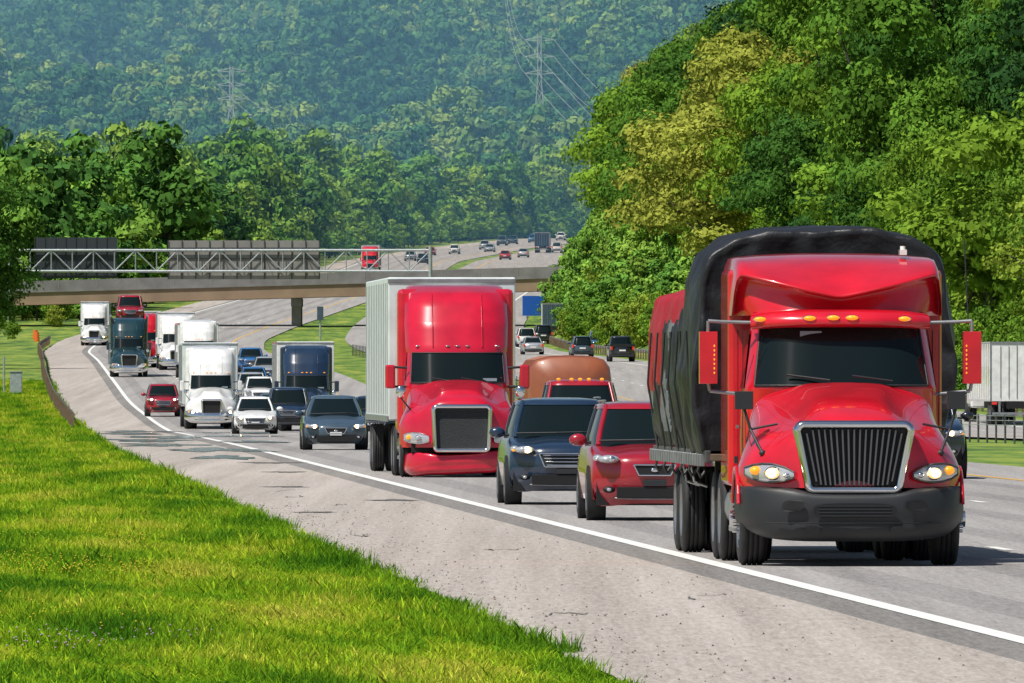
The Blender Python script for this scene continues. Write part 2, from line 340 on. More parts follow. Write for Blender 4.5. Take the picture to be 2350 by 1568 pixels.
def forest(name,s0,s1,sp,test,src,smin,smax,tfun,xr):
    P=[];
    s=s0
    while s<s1:
        x0,x1=xr(s); x=x0
        while x<x1:
            X=x+random.uniform(-.45,.45)*sp; S=s+random.uniform(-.45,.45)*sp
            if test(X,S): P.append((X,S))
            x+=sp
        s+=sp
    P=np.array(P); z=G(P[:,0],P[:,1])
    n=len(P); sc=rng.uniform(smin,smax,n); S3=np.stack([sc*rng.uniform(.9,1.15,n),sc*rng.uniform(.9,1.15,n),sc*rng.uniform(.85,1.15,n)],1)
    ti=np.clip(tfun(P,n),0,1)
    print(name,n)
    return scatter(name,np.column_stack([P,z-.3]),rng.uniform(0,6.28,n),S3,ti,rng.integers(0,len(src),n),src)
def clear(X,S,ml=6,mr=6):
    return (X<Lx(S)-3.9-ml) or (X>Ox(S)+17.5+mr)
def t_right(X,S):
    return X>Ox(S)+17.5+(10.0 if S>1150 else 8) and X<S*.05+5 and not(1380<S<1440 and X<22)
def tint_right(P,n):
    dr=P[:,0]-(Ox(P[:,1])+17.5)
    return .84-.015*dr+rng.normal(0,.2,n)+.12*np.sin(P[:,1]*.02+P[:,0]*.15)
forest('right_bank_trees',740,2350,9.6,t_right,near_t,.62,1.36,tint_right,lambda s:(float(Ox(s))+20,s*.05+5))
def t_belt(X,S):
    if X>Ox(S) and S<2350: return False
    return clear(X,S,6,6) and not (1400<S<1500 and X>-66)
forest('tree_belt',1480,3250,10.0,t_belt,mid_t,.6,1.35,lambda P,n:rng.beta(1.5,1.5,n),lambda s:(-s*.045-15,s*.045+15))
def t_edge(X,S):
    dl=Lx(S)-3.9-X; dr=X-Ox(S)-17.5
    return (3.5<dl<15 or (3.5<dr<14 and S>1150)) and not(1420<S<1475)
forest('forest_edge_shrubs',1150,3250,5.0,lambda X,S:t_edge(X,S) and not(X<0 and S<1480),mid_t,.2,.55,lambda P,n:.35+.6*rng.beta(2,2,n),lambda s:(float(Lx(s))-22,float(Ox(s))+34))
lot=lambda X,S:(-2<X<32 and 3560<S<3740)
forest('forested_hill',3260,5500,10.5,lambda X,S:not lot(X,S),far_t,.6,1.4,lambda P,n:rng.beta(1.3,1.3,n)*.8+.1+.22*np.sin(P[:,0]*.03+P[:,1]*.006),lambda s:(-s*.045-20,s*.045+20))
def bushes():
    P=[]
    for _ in range(900):
        S=random.uniform(720,2300)
        if random.random()<.72: X=float(Ox(S))+17.5+random.uniform(3.0,9 if S>1100 else 16)
        else: X=float(Lx(S))-3.9-random.uniform(4,16)
        if X<float(Lx(S)) and S<1250 and X>float(Lx(S))-3.9-9: continue
        P.append((X,S))
    P=np.array(P); n=len(P); sc=rng.uniform(.14,.42,n)
    bs=[tree(f'bush_{i}',80+i,12,6.5,3200,.38,leaf_near,-.1,18) for i in range(2)]
    scatter('roadside_bushes',np.column_stack([P,G(P[:,0],P[:,1])-.2]),rng.uniform(0,6,n),np.stack([sc,sc,sc],1),rng.uniform(.5,.95,n),rng.integers(0,2,n),bs)
bushes()
def solo(name,seed,X,S,H,R,tint,n=16000,size=.17):
    e=tree(name+'_src',seed,H,R,n,size,leaf_near,-.05,34)
    scatter(name,[(X,S,float(G(X,S))-.2)],[1.2],[(1,1,1)],[tint],[0],[e])
solo('roadside_tree',5,-38.6,1000,15,5.2,.42,26000,.15); solo('roadside_tree',6,-41.5,1040,11,4,.7)

# ---------------------------------------------------------------- grass
def tuft(name,seed,n,h,rad,w=.011,leanf=.75):
    r=np.random.default_rng(seed); V=[];F=[];var=[]
    for i in range(n):
        a=r.uniform(0,6.28); q=rad*math.sqrt(r.uniform()); bx,by=math.cos(a)*q,math.sin(a)*q
        hh=h*r.uniform(.35,1.15); d=r.uniform(0,6.28); lean=hh*r.uniform(.1,leanf); dx,dy=math.cos(d),math.sin(d); ww=w*r.uniform(.5,1.2)
        f=r.uniform(0,3.14); wx,wy=math.cos(f)*ww,math.sin(f)*ww
        o=len(V)
        for k,wk in((0,1),(.45,.9),(.8,.55)):
            cx=bx+dx*lean*k*k; cy=by+dy*lean*k*k; cz=hh*k*(1-.15*k)
            V+=[(cx-wx*wk,cy-wy*wk,cz),(cx+wx*wk,cy+wy*wk,cz)]
        V.append((bx+dx*lean,by+dy*lean,hh*.86))
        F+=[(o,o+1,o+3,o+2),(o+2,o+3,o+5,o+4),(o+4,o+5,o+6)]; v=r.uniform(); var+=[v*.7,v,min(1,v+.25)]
    me=bpy.data.meshes.new(name); me.from_pydata(V,[],F); me.materials.append(grass_m)
    at=me.attributes.new('var','FLOAT','FACE'); at.data.foreach_set('value',np.asarray(var,dtype=np.float32)); me.update()
    return bpy.data.objects.new(name,me)
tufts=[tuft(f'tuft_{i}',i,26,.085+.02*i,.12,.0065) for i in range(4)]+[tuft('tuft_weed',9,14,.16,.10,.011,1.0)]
P=[]
def putgrass(s0,s1,width,dens,sc):
    n=int((s1-s0)*width*dens)
    S=rng.uniform(s0,s1,n); D=rng.uniform(-.1,width,n)
    for s,d in zip(S,D):
        w=.12*math.sin(s*.9)+.10*math.sin(s*.37+1)+.07*math.sin(s*2.3)+random.uniform(-.12,.14)
        if d<w: continue
        P.append((float(Lx(s))-3.86-d,s,d,sc))
putgrass(90,150,6.3,42,1.0); putgrass(150,240,7.2,22,1.15); putgrass(240,420,8.3,8.5,1.5); putgrass(420,900,9,2.8,2.1)
P=np.array(P); n=len(P); X,S,D,SC=P.T
lf=.5+.24*np.sin(X*1.7+S*.09)+.24*np.sin(S*.31+X*.6+2)+.2*np.sin(S*.07-X*2.9)+.15*np.sin(S*.9+X*5)
ti=np.clip(lf*.75+rng.normal(0,.19,n)+.12,0,1); ti=np.where(D<.5,ti*.7,ti)
patch=np.sin(X*1.3+S*.17+1)+np.sin(X*2.9-S*.11)
hs=SC*rng.uniform(.5,1.25,n)*(1+.25*np.exp(-D*2.5))*(1+.22*np.sin(X*2.1+S*.23)+.15*np.sin(X*5+S*.8))
wid=SC*rng.uniform(.8,1.2,n)
ix=np.where((rng.uniform(size=n)<.03+.06*(patch>.9)),4,rng.integers(0,4,n))
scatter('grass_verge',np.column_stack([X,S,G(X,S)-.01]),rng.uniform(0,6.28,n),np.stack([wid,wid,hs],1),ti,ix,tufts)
print('grass',n)
def flower(name,m,h):
    b=MB()
    for i in range(4):
        x,y=random.uniform(-.2,.2),random.uniform(-.2,.2); z=h*random.uniform(.6,1.1)
        b.cyl((x,y,0),(x,y,z),.003,grass_m,4); b.ell((x,y,z),(.009,.009,.006),m,7,4)
    me=bpy.data.meshes.new(name); me.from_pydata(b.v,[],b.f)
    for k in b.mats: me.materials.append(k)
    me.polygons.foreach_set('material_index',b.m)
    return bpy.data.objects.new(name,me)
FP=[];FI=[]
for _ in range(260):
    s=random.gauss(150,22); d=random.uniform(2.2,6)
    if s<100: continue
    x=float(Lx(s))-3.86-d
    if math.sin(s*.25+x)>.1: FP.append((x,s,0)); FI.append(0)
for _ in range(22):
    s=random.gauss(111,2.5); x=-3.4+random.gauss(0,.4); FP.append((x,s,0)); FI.append(1)
FP=np.array(FP)
scatter('wildflowers',np.column_stack([FP[:,0],FP[:,1],G(FP[:,0],FP[:,1])]),rng.uniform(0,6,len(FP)),np.ones((len(FP),3)),[.5]*len(FP),FI,[flower('flower_a',flower_m,.14),flower('flower_b',flower_p,.14)])

# ---------------------------------------------------------------- wheels
def wheel(b,x,y,r,w,rim,side):
    h=w/2
    b.lathe((x,y,r),[(-h,r*.62),(-h*1.02,r*.8),(-h*.9,r*.95),(-h*.7,r*.995),(-h*.42,r),(-h*.4,r*.97),(-h*.33,r*.97),(-h*.31,r),(-h*.05,r),(-h*.03,r*.97),(h*.03,r*.97),(h*.05,r),(h*.31,r),(h*.33,r*.97),(h*.4,r*.97),(h*.42,r),(h*.7,r*.995),(h*.9,r*.95),(h*1.02,r*.8),(h,r*.62)],rubber)
    for sg in(-1,1):
        b.lathe((x,y,r),[(sg*h,r*.62),(sg*h*.92,r*.58),(sg*h*.5,r*.5),(sg*h*.45,r*.2),(sg*h*.9,r*.16),(sg*h*.95,.001)],rim)
# ---------------------------------------------------------------- semi truck
HOOD=[
[(0,.08,.86),(.35,.09,.86),(.62,.13,.86),(.88,.25,.86),(1.08,.45,.86),(1.2,.75,.86),(1.22,.85,.86)],
[(0,.1,1.1),(.35,.11,1.1),(.62,.15,1.1),(.88,.27,1.08),(1.09,.48,1.06),(1.21,.76,1.04),(1.225,.85,1.0)],
[(0,.14,1.5),(.35,.14,1.49),(.6,.18,1.44),(.85,.34,1.3),(1.06,.55,1.22),(1.19,.8,1.14),(1.225,.88,1.04)],
[(0,.28,1.66),(.38,.28,1.655),(.56,.30,1.58),(.82,.5,1.40),(1.03,.72,1.34),(1.17,.9,1.22),(1.225,.95,1.06)],
[(0,.9,1.84),(.38,.9,1.83),(.46,.92,1.73),(.8,1.0,1.57),(1.0,1.1,1.5),(1.15,1.2,1.32),(1.22,1.2,1.08)],
[(0,1.6,1.97),(.40,1.6,1.965),(.48,1.6,1.87),(.84,1.6,1.76),(1.0,1.6,1.6),(1.1,1.65,1.35),(1.18,1.65,1.05)],
[(0,1.97,2.02),(.45,1.97,2.01),(.55,1.98,1.96),(.9,2.05,1.88),(1.02,2.1,1.7),(1.06,2.15,1.4),(1.08,2.2,.9)]]
def outline(ht,hb,zt,zb,ins,y,rad=.12,n=6):
    ht-=ins;hb-=ins;zt-=ins;zb+=ins; rad=max(.02,rad-ins); C=[(-hb,zb,180),(hb,zb,270),(ht,zt,0),(-ht,zt,90)]
    pts=[]
    for x,z,a0 in C:
        cx=x+(rad if x<0 else -rad); cz=z+(rad if z<(zt+zb)/2 else -rad)
        for i in range(n+1):
            a=math.radians(a0+90*i/n); pts.append((cx+rad*math.cos(a),y,cz+rad*math.sin(a)))
    return pts
def interp(tab,z):
    zs=[t[0] for t in tab]; return [float(np.interp(z,zs,[t[k] for t in tab])) for k in range(1,len(tab[0]))]
def semi(name,s,X,col,style='high',trailer=alu,grille=(.61,.58,.5,1.47),bump=chrome,gmat=mesh_g,lights=False,mirror=None,zs=.95,damage=0,yaw=0,tlen=15.2,ttop=4.05,cabglass=glass,lit_amber=True):
    rz=-math.atan((float(Lx(s+5))-float(Lx(s-5)))/10)+yaw
    e=empty(name,(X,s,float(Zr(s))),rz); mirror=mirror or col
    hero=(style=='pro')
    b=MB(); rows=[[(x,y,(z if z<.9 else .86+(z-.86)*(1.0 if hero else zs))) for x,y,z in r] for r in HOOD]
    if not hero: rows=[[(x,y,z if i else .6) for x,y,z in r] for i,r in enumerate(rows)]
    b.grid([mir(r) for r in rows],col); b.obj('hood',e,0,3)
    if hero:
        b=MB()
        for sg in(-1,1):
            b.tube([(sg*1.13,1.0,1.36),(sg*1.1,1.3,1.40),(sg*1.06,1.7,1.48)],.008,dark,6)
            b.box(sg*1.21-.02,sg*1.21+.02,1.55,1.65,1.12,1.2,plastic)
            b.tube([(sg*1.235,1.2+.60*math.cos(a),.48+.60*math.sin(a)) for a in np.linspace(.35,2.8,14)],.022,col,8)
        b.obj('hood_latches_and_arch_lips',e)
    b=MB(); b.box(-1.1,1.1,.6,1.9,.45,1.1,dark); b.box(-.45,.45,.3,5.6,.55,.95,dark); b.box(-1.0,1.0,.3,.5,.5,.84,dark); b.obj('chassis',e)
    ht,hb,zb,zt=grille; b=MB()
    y0=.0 if hero else -.07
    b.grid([outline(ht,hb,zt,zb,0,y0+.25),outline(ht,hb,zt,zb,0,y0+.05),outline(ht,hb,zt,zb,.02,y0+.01),outline(ht,hb,zt,zb,.055,y0),outline(ht,hb,zt,zb,.085,y0+.03),outline(ht,hb,zt,zb,.095,y0+.1)],chrome,True,True)
    pl=outline(ht,hb,zt,zb,.09,y0+.09); b.add(pl,[tuple(range(len(pl)))],dark_g if hero else gmat)
    if hero:
        nb=17
        for i in range(nb):
            u=(i+.5)/nb*2-1; xt=u*(ht-.11); xb=u*(hb-.11); ed=.06*max(0,abs(u)-.8)/.2
            za,zz=zb+.1+ed,zt-.1-ed
            b.add([(xb-.009,y0+.03,za),(xb+.009,y0+.03,za),(xt+.009,y0+.03,zz),(xt-.009,y0+.03,zz),(xb-.013,y0+.085,za),(xb+.013,y0+.085,za),(xt+.013,y0+.085,zz),(xt-.013,y0+.085,zz)],
                  [(0,1,2,3),(0,3,7,4),(1,5,6,2)],bars_m)
    b.obj('grille',e)
    b=MB()
    def bz(x,z):
        if damage: return z*.78-.10-.05+.075*x/1.2+(.05*math.sin(x*5) if z>.8 else .03*math.sin(x*7))
        return z if hero else z-.02
    BR=[[(0,.2,.80),(.5,.2,.80),(.62,.22,.87),(.9,.36,.88),(1.12,.55,.88),(1.235,.95,.88)],
        [(0,-.05,.79),(.5,-.03,.79),(.64,.0,.85),(.92,.15,.865),(1.16,.38,.87),(1.25,.95,.87)],
        [(0,-.07,.75),(.5,-.05,.75),(.66,-.02,.81),(.93,.13,.83),(1.17,.37,.84),(1.26,.95,.84)],
        [(0,-.1,.6),(.5,-.08,.6),(.7,-.05,.6),(.95,.1,.6),(1.18,.35,.6),(1.27,.95,.6)],
        [(0,-.06,.5),(.5,-.04,.5),(.7,-.01,.5),(.95,.13,.5),(1.17,.38,.5),(1.26,.95,.52)],
        [(0,-.1,.4),(.5,-.08,.4),(.7,-.04,.4),(.93,.12,.42),(1.14,.38,.44),(1.24,.95,.48)],
        [(0,0,.27),(.5,.02,.27),(.7,.06,.28),(.9,.2,.3),(1.08,.42,.34),(1.2,.9,.44)],
        [(0,.3,.27),(.5,.3,.27),(.7,.35,.28),(.9,.4,.3),(1.05,.5,.34),(1.15,.9,.44)]]
    b.grid([[(x*(.93 if damage else 1),y+(.08 if damage else 0),bz(x,z)) for x,y,z in mir(r)] for r in BR],bump,flip=True); b.obj('bumper',e,0,2)
    if hero:
        b=MB()
        def oval(cx,cz,rx,rzz,y,m,tilt=0,ysl=0):
            b.add([(cx+rx*math.copysign(abs(math.cos(a))**.6,math.cos(a))+tilt*math.sin(a)*rzz,y+ysl*(rx*math.cos(a)),cz+rzz*math.copysign(abs(math.sin(a))**.6,math.sin(a))) for a in [2*math.pi*i/24 for i in range(24)]],[tuple(range(24))],m)
        oval(0,.61,.46,.085,-.105,dark_g); 
        for i in range(4): b.box(-.4,.4,-.112,-.107,.55+i*.036,.562+i*.036,plastic)
        for sg in(-1,1):
            oval(sg*.68,.665,.12,.06,-.075,dark_g,sg*-.4,sg*.2); oval(sg*.47,.4,.08,.045,-.105,dark_g)
            b.tube([(0,-.102,.475),(sg*.5,-.082,.475),(sg*.72,-.045,.475),(sg*.96,.1,.48)],.006,dark_g,6)
        b.obj('bumper_openings',e)
    b=MB()
    for sg in(-1,1):
        if hero:
            xs=[.66,.76,.88,.99,1.09,1.17]; lo=[.97,.935,.92,.93,.955,1.0]; hi=[1.03,1.085,1.12,1.125,1.11,1.08]; ys=[.115,.165,.23,.33,.455,.61]
        else:
            xs=[.66,.76,.86,.96,1.06,1.14]; lo=[.72,.69,.68,.69,.71,.75]; hi=[.82,.86,.89,.9,.89,.86]; ys=[.09,.13,.17,.26,.37,.5]
        rr_=[[(sg*x,y-.02,z) for x,y,z in zip(xs,ys,lo)],[(sg*x,y-.05,(a+c)/2) for x,y,a,c in zip(xs,ys,lo,hi)],[(sg*x,y-.01,z) for x,y,z in zip(xs,ys,hi)]]
        b.grid(rr_,lens,True,flip=sg>0)
        rim=[rr_[0][i] for i in range(6)]+[rr_[2][i] for i in range(5,-1,-1)]+[rr_[0][0]]
        b.tube(rim,.013,dsteel if hero else chrome,6)
        if hero:
            b.ell((sg*.88,.19,1.02),(.10,.05,.078),chrome); b.ell((sg*.89,.165,1.02),(.08,.05,.062),glowl); b.ell((sg*.9,.135,1.02),(.05,.04,.042),bulb)
            b.ell((sg*.735,.115,1.0),(.04,.03,.03),chrome); b.ell((sg*1.06,.385,1.05),(.07,.07,.05),amber)
        else:
            b.ell((sg*.87,.13,.79),(.07,.05,.065),chrome); b.ell((sg*.87,.09,.79),(.06,.03,.055),bulb if lights else lens)
            b.ell((sg*1.06,.31,.81),(.05,.05,.05),amber)
    b.obj('headlights',e)
    if hero: T=[(.8,1.06,2.12,.3),(1.4,1.08,2.1,.3),(1.95,1.06,1.93,.42),(2.65,.96,2.32,.36),(2.8,.95,2.42,.36)]; top=2.8; yr=3.5; wz=(1.98,2.66)
    else: T=[(.7,1.05,2.1,.3),(1.4,1.07,2.1,.3),(1.88,1.04,1.93,.42),(2.5,1.0,2.3,.36),(2.6,1.02,2.33,.36),(3.1,1.04,2.55,.38),(3.5,1.03,2.85,.42),(3.72,1.0,3.1,.5),(3.84,.96,3.5,.5),(3.88,.9,4.0,.4)]; top=3.88; yr=4.7; wz=(1.9,2.5)
    def ring(z,sc=1,yo=0,umax=1,n=24):
        w,yf,bo=interp(T,z); return [(w*sc*u,yf+yo+bo*abs(u)**4+.04*u*u,z) for u in np.linspace(-umax,umax,n)]
    b=MB(); zz=sorted(set([t[0] for t in T]+list(np.linspace(T[0][0],top,22))))
    rows=[]
    for z in zz:
        r=ring(z); w=r[-1][0]; rows.append([(-w,yr,z)]+r+[(w,yr,z)])
    b.grid(rows,col,True); b.add(rows[-1],[tuple(range(len(rows[-1])))],col); b.obj('cab',e)
    b=MB(); b.grid([ring(z,1.0,-.015,.9) for z in np.linspace(wz[0],wz[1],8)],cabglass,True)
    r0=ring(wz[0],1,-.02,.915); r1=ring(wz[1],1,-.02,.915); b.tube(r0+r1[::-1]+[r0[0]],.014,plastic,6)
    if hero:
        q=ring(2.0,1,-.05); b.tube([(-.15,q[12][1]-.01,2.04),(-.62,2.0,2.1)],.011,plastic); b.tube([(.55,1.92,2.03),(.1,q[12][1],2.09)],.011,plastic)
        b.box(-.46,-.22,2.262,2.268,2.52,2.585,sticker)
    else:
        b.box(.5,.78,2.0,2.006,1.93,1.99,sticker); b.tube([(-.1,1.9,1.93),(-.55,1.95,2.0)],.01,plastic); b.tube([(.45,1.9,1.93),(.05,1.9,2.0)],.01,plastic)
    for sg in(-1,1):
        w=1.075
        b.add([(sg*w,2.5,1.95),(sg*w,3.25,1.95),(sg*(w-.08),3.25,2.6),(sg*(w-.08),2.75,2.6)],[(0,1,2,3) if sg>0 else (3,2,1,0)],cabglass)
    b.obj('windshield',e)
    b=MB()
    st=3.28 if hero else 3.8
    if hero:
        b.box(-1.2,1.2,3.4,4.85,.85,st,col)
        b.obj('sleeper',e,.06)
        b=MB(); U=np.linspace(-1,1,25); R=[]
        def rw(w,yc,ye,zc,ze,p=1.5): return [(w*u,yc+(ye-yc)*abs(u)**3,zc+(ze-zc)*abs(u)**p) for u in U]
        R+=[rw(1.0,2.48,2.9,2.78,2.76),rw(1.08,2.56,2.96,2.86,2.96,1.1),rw(1.12,2.62,3.02,2.935,3.19,1.1),rw(1.125,2.60,3.01,2.945,3.205,1.1),rw(1.14,2.40,2.85,2.95,3.215,1.1),rw(1.142,2.39,2.84,2.965,3.23,1.1),rw(1.145,2.44,2.86,3.01,3.26,1.1),
            rw(1.15,2.72,2.96,3.17,3.32,1.3),rw(1.155,3.0,3.15,3.32,3.37,1.6),rw(1.16,3.35,3.4,3.42,3.40,2),rw(1.17,4.0,4.0,3.47,3.41,3),rw(1.17,4.85,4.85,3.47,3.41,3)]
        b.grid([[ (r[0][0]*1.03,r[0][1]+.2,2.76)]+r+[(r[-1][0]*1.03,r[-1][1]+.2,2.76)] for r in R],col,True); b.obj('roof_fairing',e,0,1)
        b=MB()
        V=[rw(.97,2.34,2.62,2.62,2.6,4),rw(.985,2.12,2.46,2.635,2.61,4),rw(1.0,2.08,2.44,2.665,2.64,4),rw(1.0,2.12,2.46,2.74,2.71,4),rw(.99,2.2,2.52,2.80,2.76,4),rw(.97,2.5,2.7,2.83,2.78,4)]
        b.grid(V,col,True); b.obj('sun_visor',e)
        b=MB()
        for x in(-.90,-.36,-.1,.11,.70): 
            y=2.09+.36*abs(x)**3*.9; z=2.735-.02*abs(x); b.ell((x,y+.01,z),(.07,.045,.028),amber); b.ell((x,y+.03,z),(.08,.035,.036),chrome)
        b.obj('marker_lamps',e)
        b=MB(); b.box(.72,.80,3.3,3.5,3.44,3.5,white); b.cyl((.76,3.4,3.5),(.76,3.4,3.54),.03,white); b.obj('roof_beacon',e)
        b=MB()
        for sg in(-1,1):
            b.box(sg*1.09-.004,sg*1.09+.004,2.38,2.395,.9,2.6,dark); b.box(sg*1.09-.004,sg*1.09+.004,3.33,3.345,.9,2.6,dark); b.box(sg*1.11-.02,sg*1.11+.02,3.1,3.25,1.5,1.54,chrome)
        b.obj('door_seams',e)
    else:
        b.box(-1.18,1.18,3.5,4.9,.85,st,col); b.obj('sleeper',e,.1)
        b=MB()
        for sg in(-1,1):
            b.tube([(sg*.5,interp(T,z)[1]-.0+.012,z) for z in np.linspace(2.62,3.7,9)],.012,col,6)
        for x in(-.8,-.2,0,.2,.8):
            b.ell((x,interp(T,2.62)[1]+.36*abs(x)**4,2.64),(.05,.03,.02),chrome if not lit_amber else amber)
        b.obj('roof_ribs',e)
    b=MB()
    for sg in(-1,1):
        b.cyl((sg*.88,2.4,.62),(sg*.88,4.5,.62),.3,chrome if not hero else steel,20)
        b.box(sg*1.12-.06,sg*1.12+.06,2.3,3.6,.35,.42,steel); b.box(sg*1.12-.05,sg*1.12+.05,2.3,3.6,.7,.78,col)
    b.obj('fuel_tanks',e,.01)
    b=MB()
    for sg in(-1,1):
        wheel(b,sg*1.06,1.2,.51,.3,steel,sg)
        for y in(5.0,6.3):
            wheel(b,sg*1.08,y,.51,.26,steel,sg); wheel(b,sg*.76,y,.51,.26,steel,sg)
    b.cyl((-1,1.2,.5),(1,1.2,.5),.07,dark); b.cyl((-1,5,.5),(1,5,.5),.1,dark); b.cyl((-1,6.3,.5),(1,6.3,.5),.1,dark)
    if hero:
        for sg in(-1,1):
            for k in range(10):
                a=2*math.pi*k/10; b.cyl((sg*1.2,1.2+.14*math.cos(a),.51+.14*math.sin(a)),(sg*1.27,1.2+.14*math.cos(a),.51+.14*math.sin(a)),.018,chrome,6)
            b.cyl((sg*1.15,1.2,.51),(sg*1.3,1.2,.51),.09,chrome,14)
    b.obj('wheels',e)
    b=MB(); c=MB()
    for sg in(-1,1):
        if hero:
            cx=sg*1.47; y=2.5
            b.box(cx-.1,cx+.1,y-.1,y+.08,2.0,2.58,mirror); b.box(cx-.085,cx+.085,y+.082,y+.09,2.04,2.54,glass)
            c.tube([(sg*.96,y,2.68),(sg*1.33,y,2.69),(sg*1.47,y,2.70),(sg*1.47,y,2.56)],.02,steel); c.tube([(sg*1.47,y,2.02),(sg*1.45,y,1.92),(sg*1.05,y,1.88)],.02,steel)
            for k in range(7): c.ell((cx-sg*.065,y-.102,2.12+k*.05),(.009,.006,.014),amber,8,4)
        else:
            cx=sg*1.36; y=2.4
            b.box(cx-.1,cx+.1,y-.12,y+.06,1.78,2.26,mirror); c.tube([(sg*1.02,y,2.2),(cx,y,2.22)],.025,plastic); c.tube([(sg*1.02,y,1.82),(cx,y,1.82)],.025,plastic)
        hy=.75
        if hero:
            b.box(sg*1.17-.1,sg*1.17+.1,hy-.05,hy+.05,1.72,1.92,plastic); c.tube([(sg*1.17,hy,1.74),(sg*1.1,hy-.03,1.5),(sg*.98,hy-.25,1.24)],.016,plastic); c.tube([(sg*1.1,hy,1.5),(sg*.8,hy,1.56)],.013,plastic)
            c.ell((sg*.98,hy-.27,1.24),(.04,.03,.035),plastic)
        else:
            c.ell((sg*1.2,hy,1.72),(.1,.05,.12),chrome); c.tube([(sg*1.2,hy,1.6),(sg*1.08,hy,1.45),(sg*.95,hy+.1,1.3)],.016,plastic)
    b.obj('mirror_housings',e,.04); c.obj('mirror_brackets',e)
    if hero:
        b=MB(); b.cyl((1.44,2.6,2.65),(1.40,2.7,3.6),.008,plastic,6); b.obj('antenna',e)
    b=MB()
    if trailer is not None and not hero:
        y0=5.6; y1=y0+tlen
        b.box(-1.3,1.3,y0,y1,1.12,ttop,trailer); b.obj('trailer_body',e,.03)
        b=MB(); b.box(-1.305,1.305,y0-.02,y0+.06,ttop-.12,ttop-.03,steel)
        for k in range(13):
            y=y0+.5+k*tlen/13
            for sg in(-1,1): b.box(sg*1.302-.01,sg*1.302+.01,y,y+.05,1.25,ttop-.1,steel)
        for sg in(-1,1): b.box(sg*1.305-.015,sg*1.305+.015,y0,y1,1.1,1.22,steel)
        b.box(-.7,.7,y0-.35,y0-.02,2.4,3.75,white)
        b.box(-.5,.5,y0,y1,.85,1.1,dark); b.obj('trailer_trim',e,.01)
        b=MB()
        for sg in(-1,1):
            for y in(y1-1.5,y1-2.8): wheel(b,sg*1.12,y,.51,.26,steel,sg); wheel(b,sg*.8,y,.51,.26,steel,sg)
            b.box(sg*.8-.06,sg*.8+.06,8.6,8.75,.3,1.1,dark)
        b.obj('trailer_wheels',e)
    return e
hero=semi('red_semi_truck',155.8,10.03-.0403*155.8,red,'pro',None,(.665,.55,.79,1.6),plastic,dark_g,True)
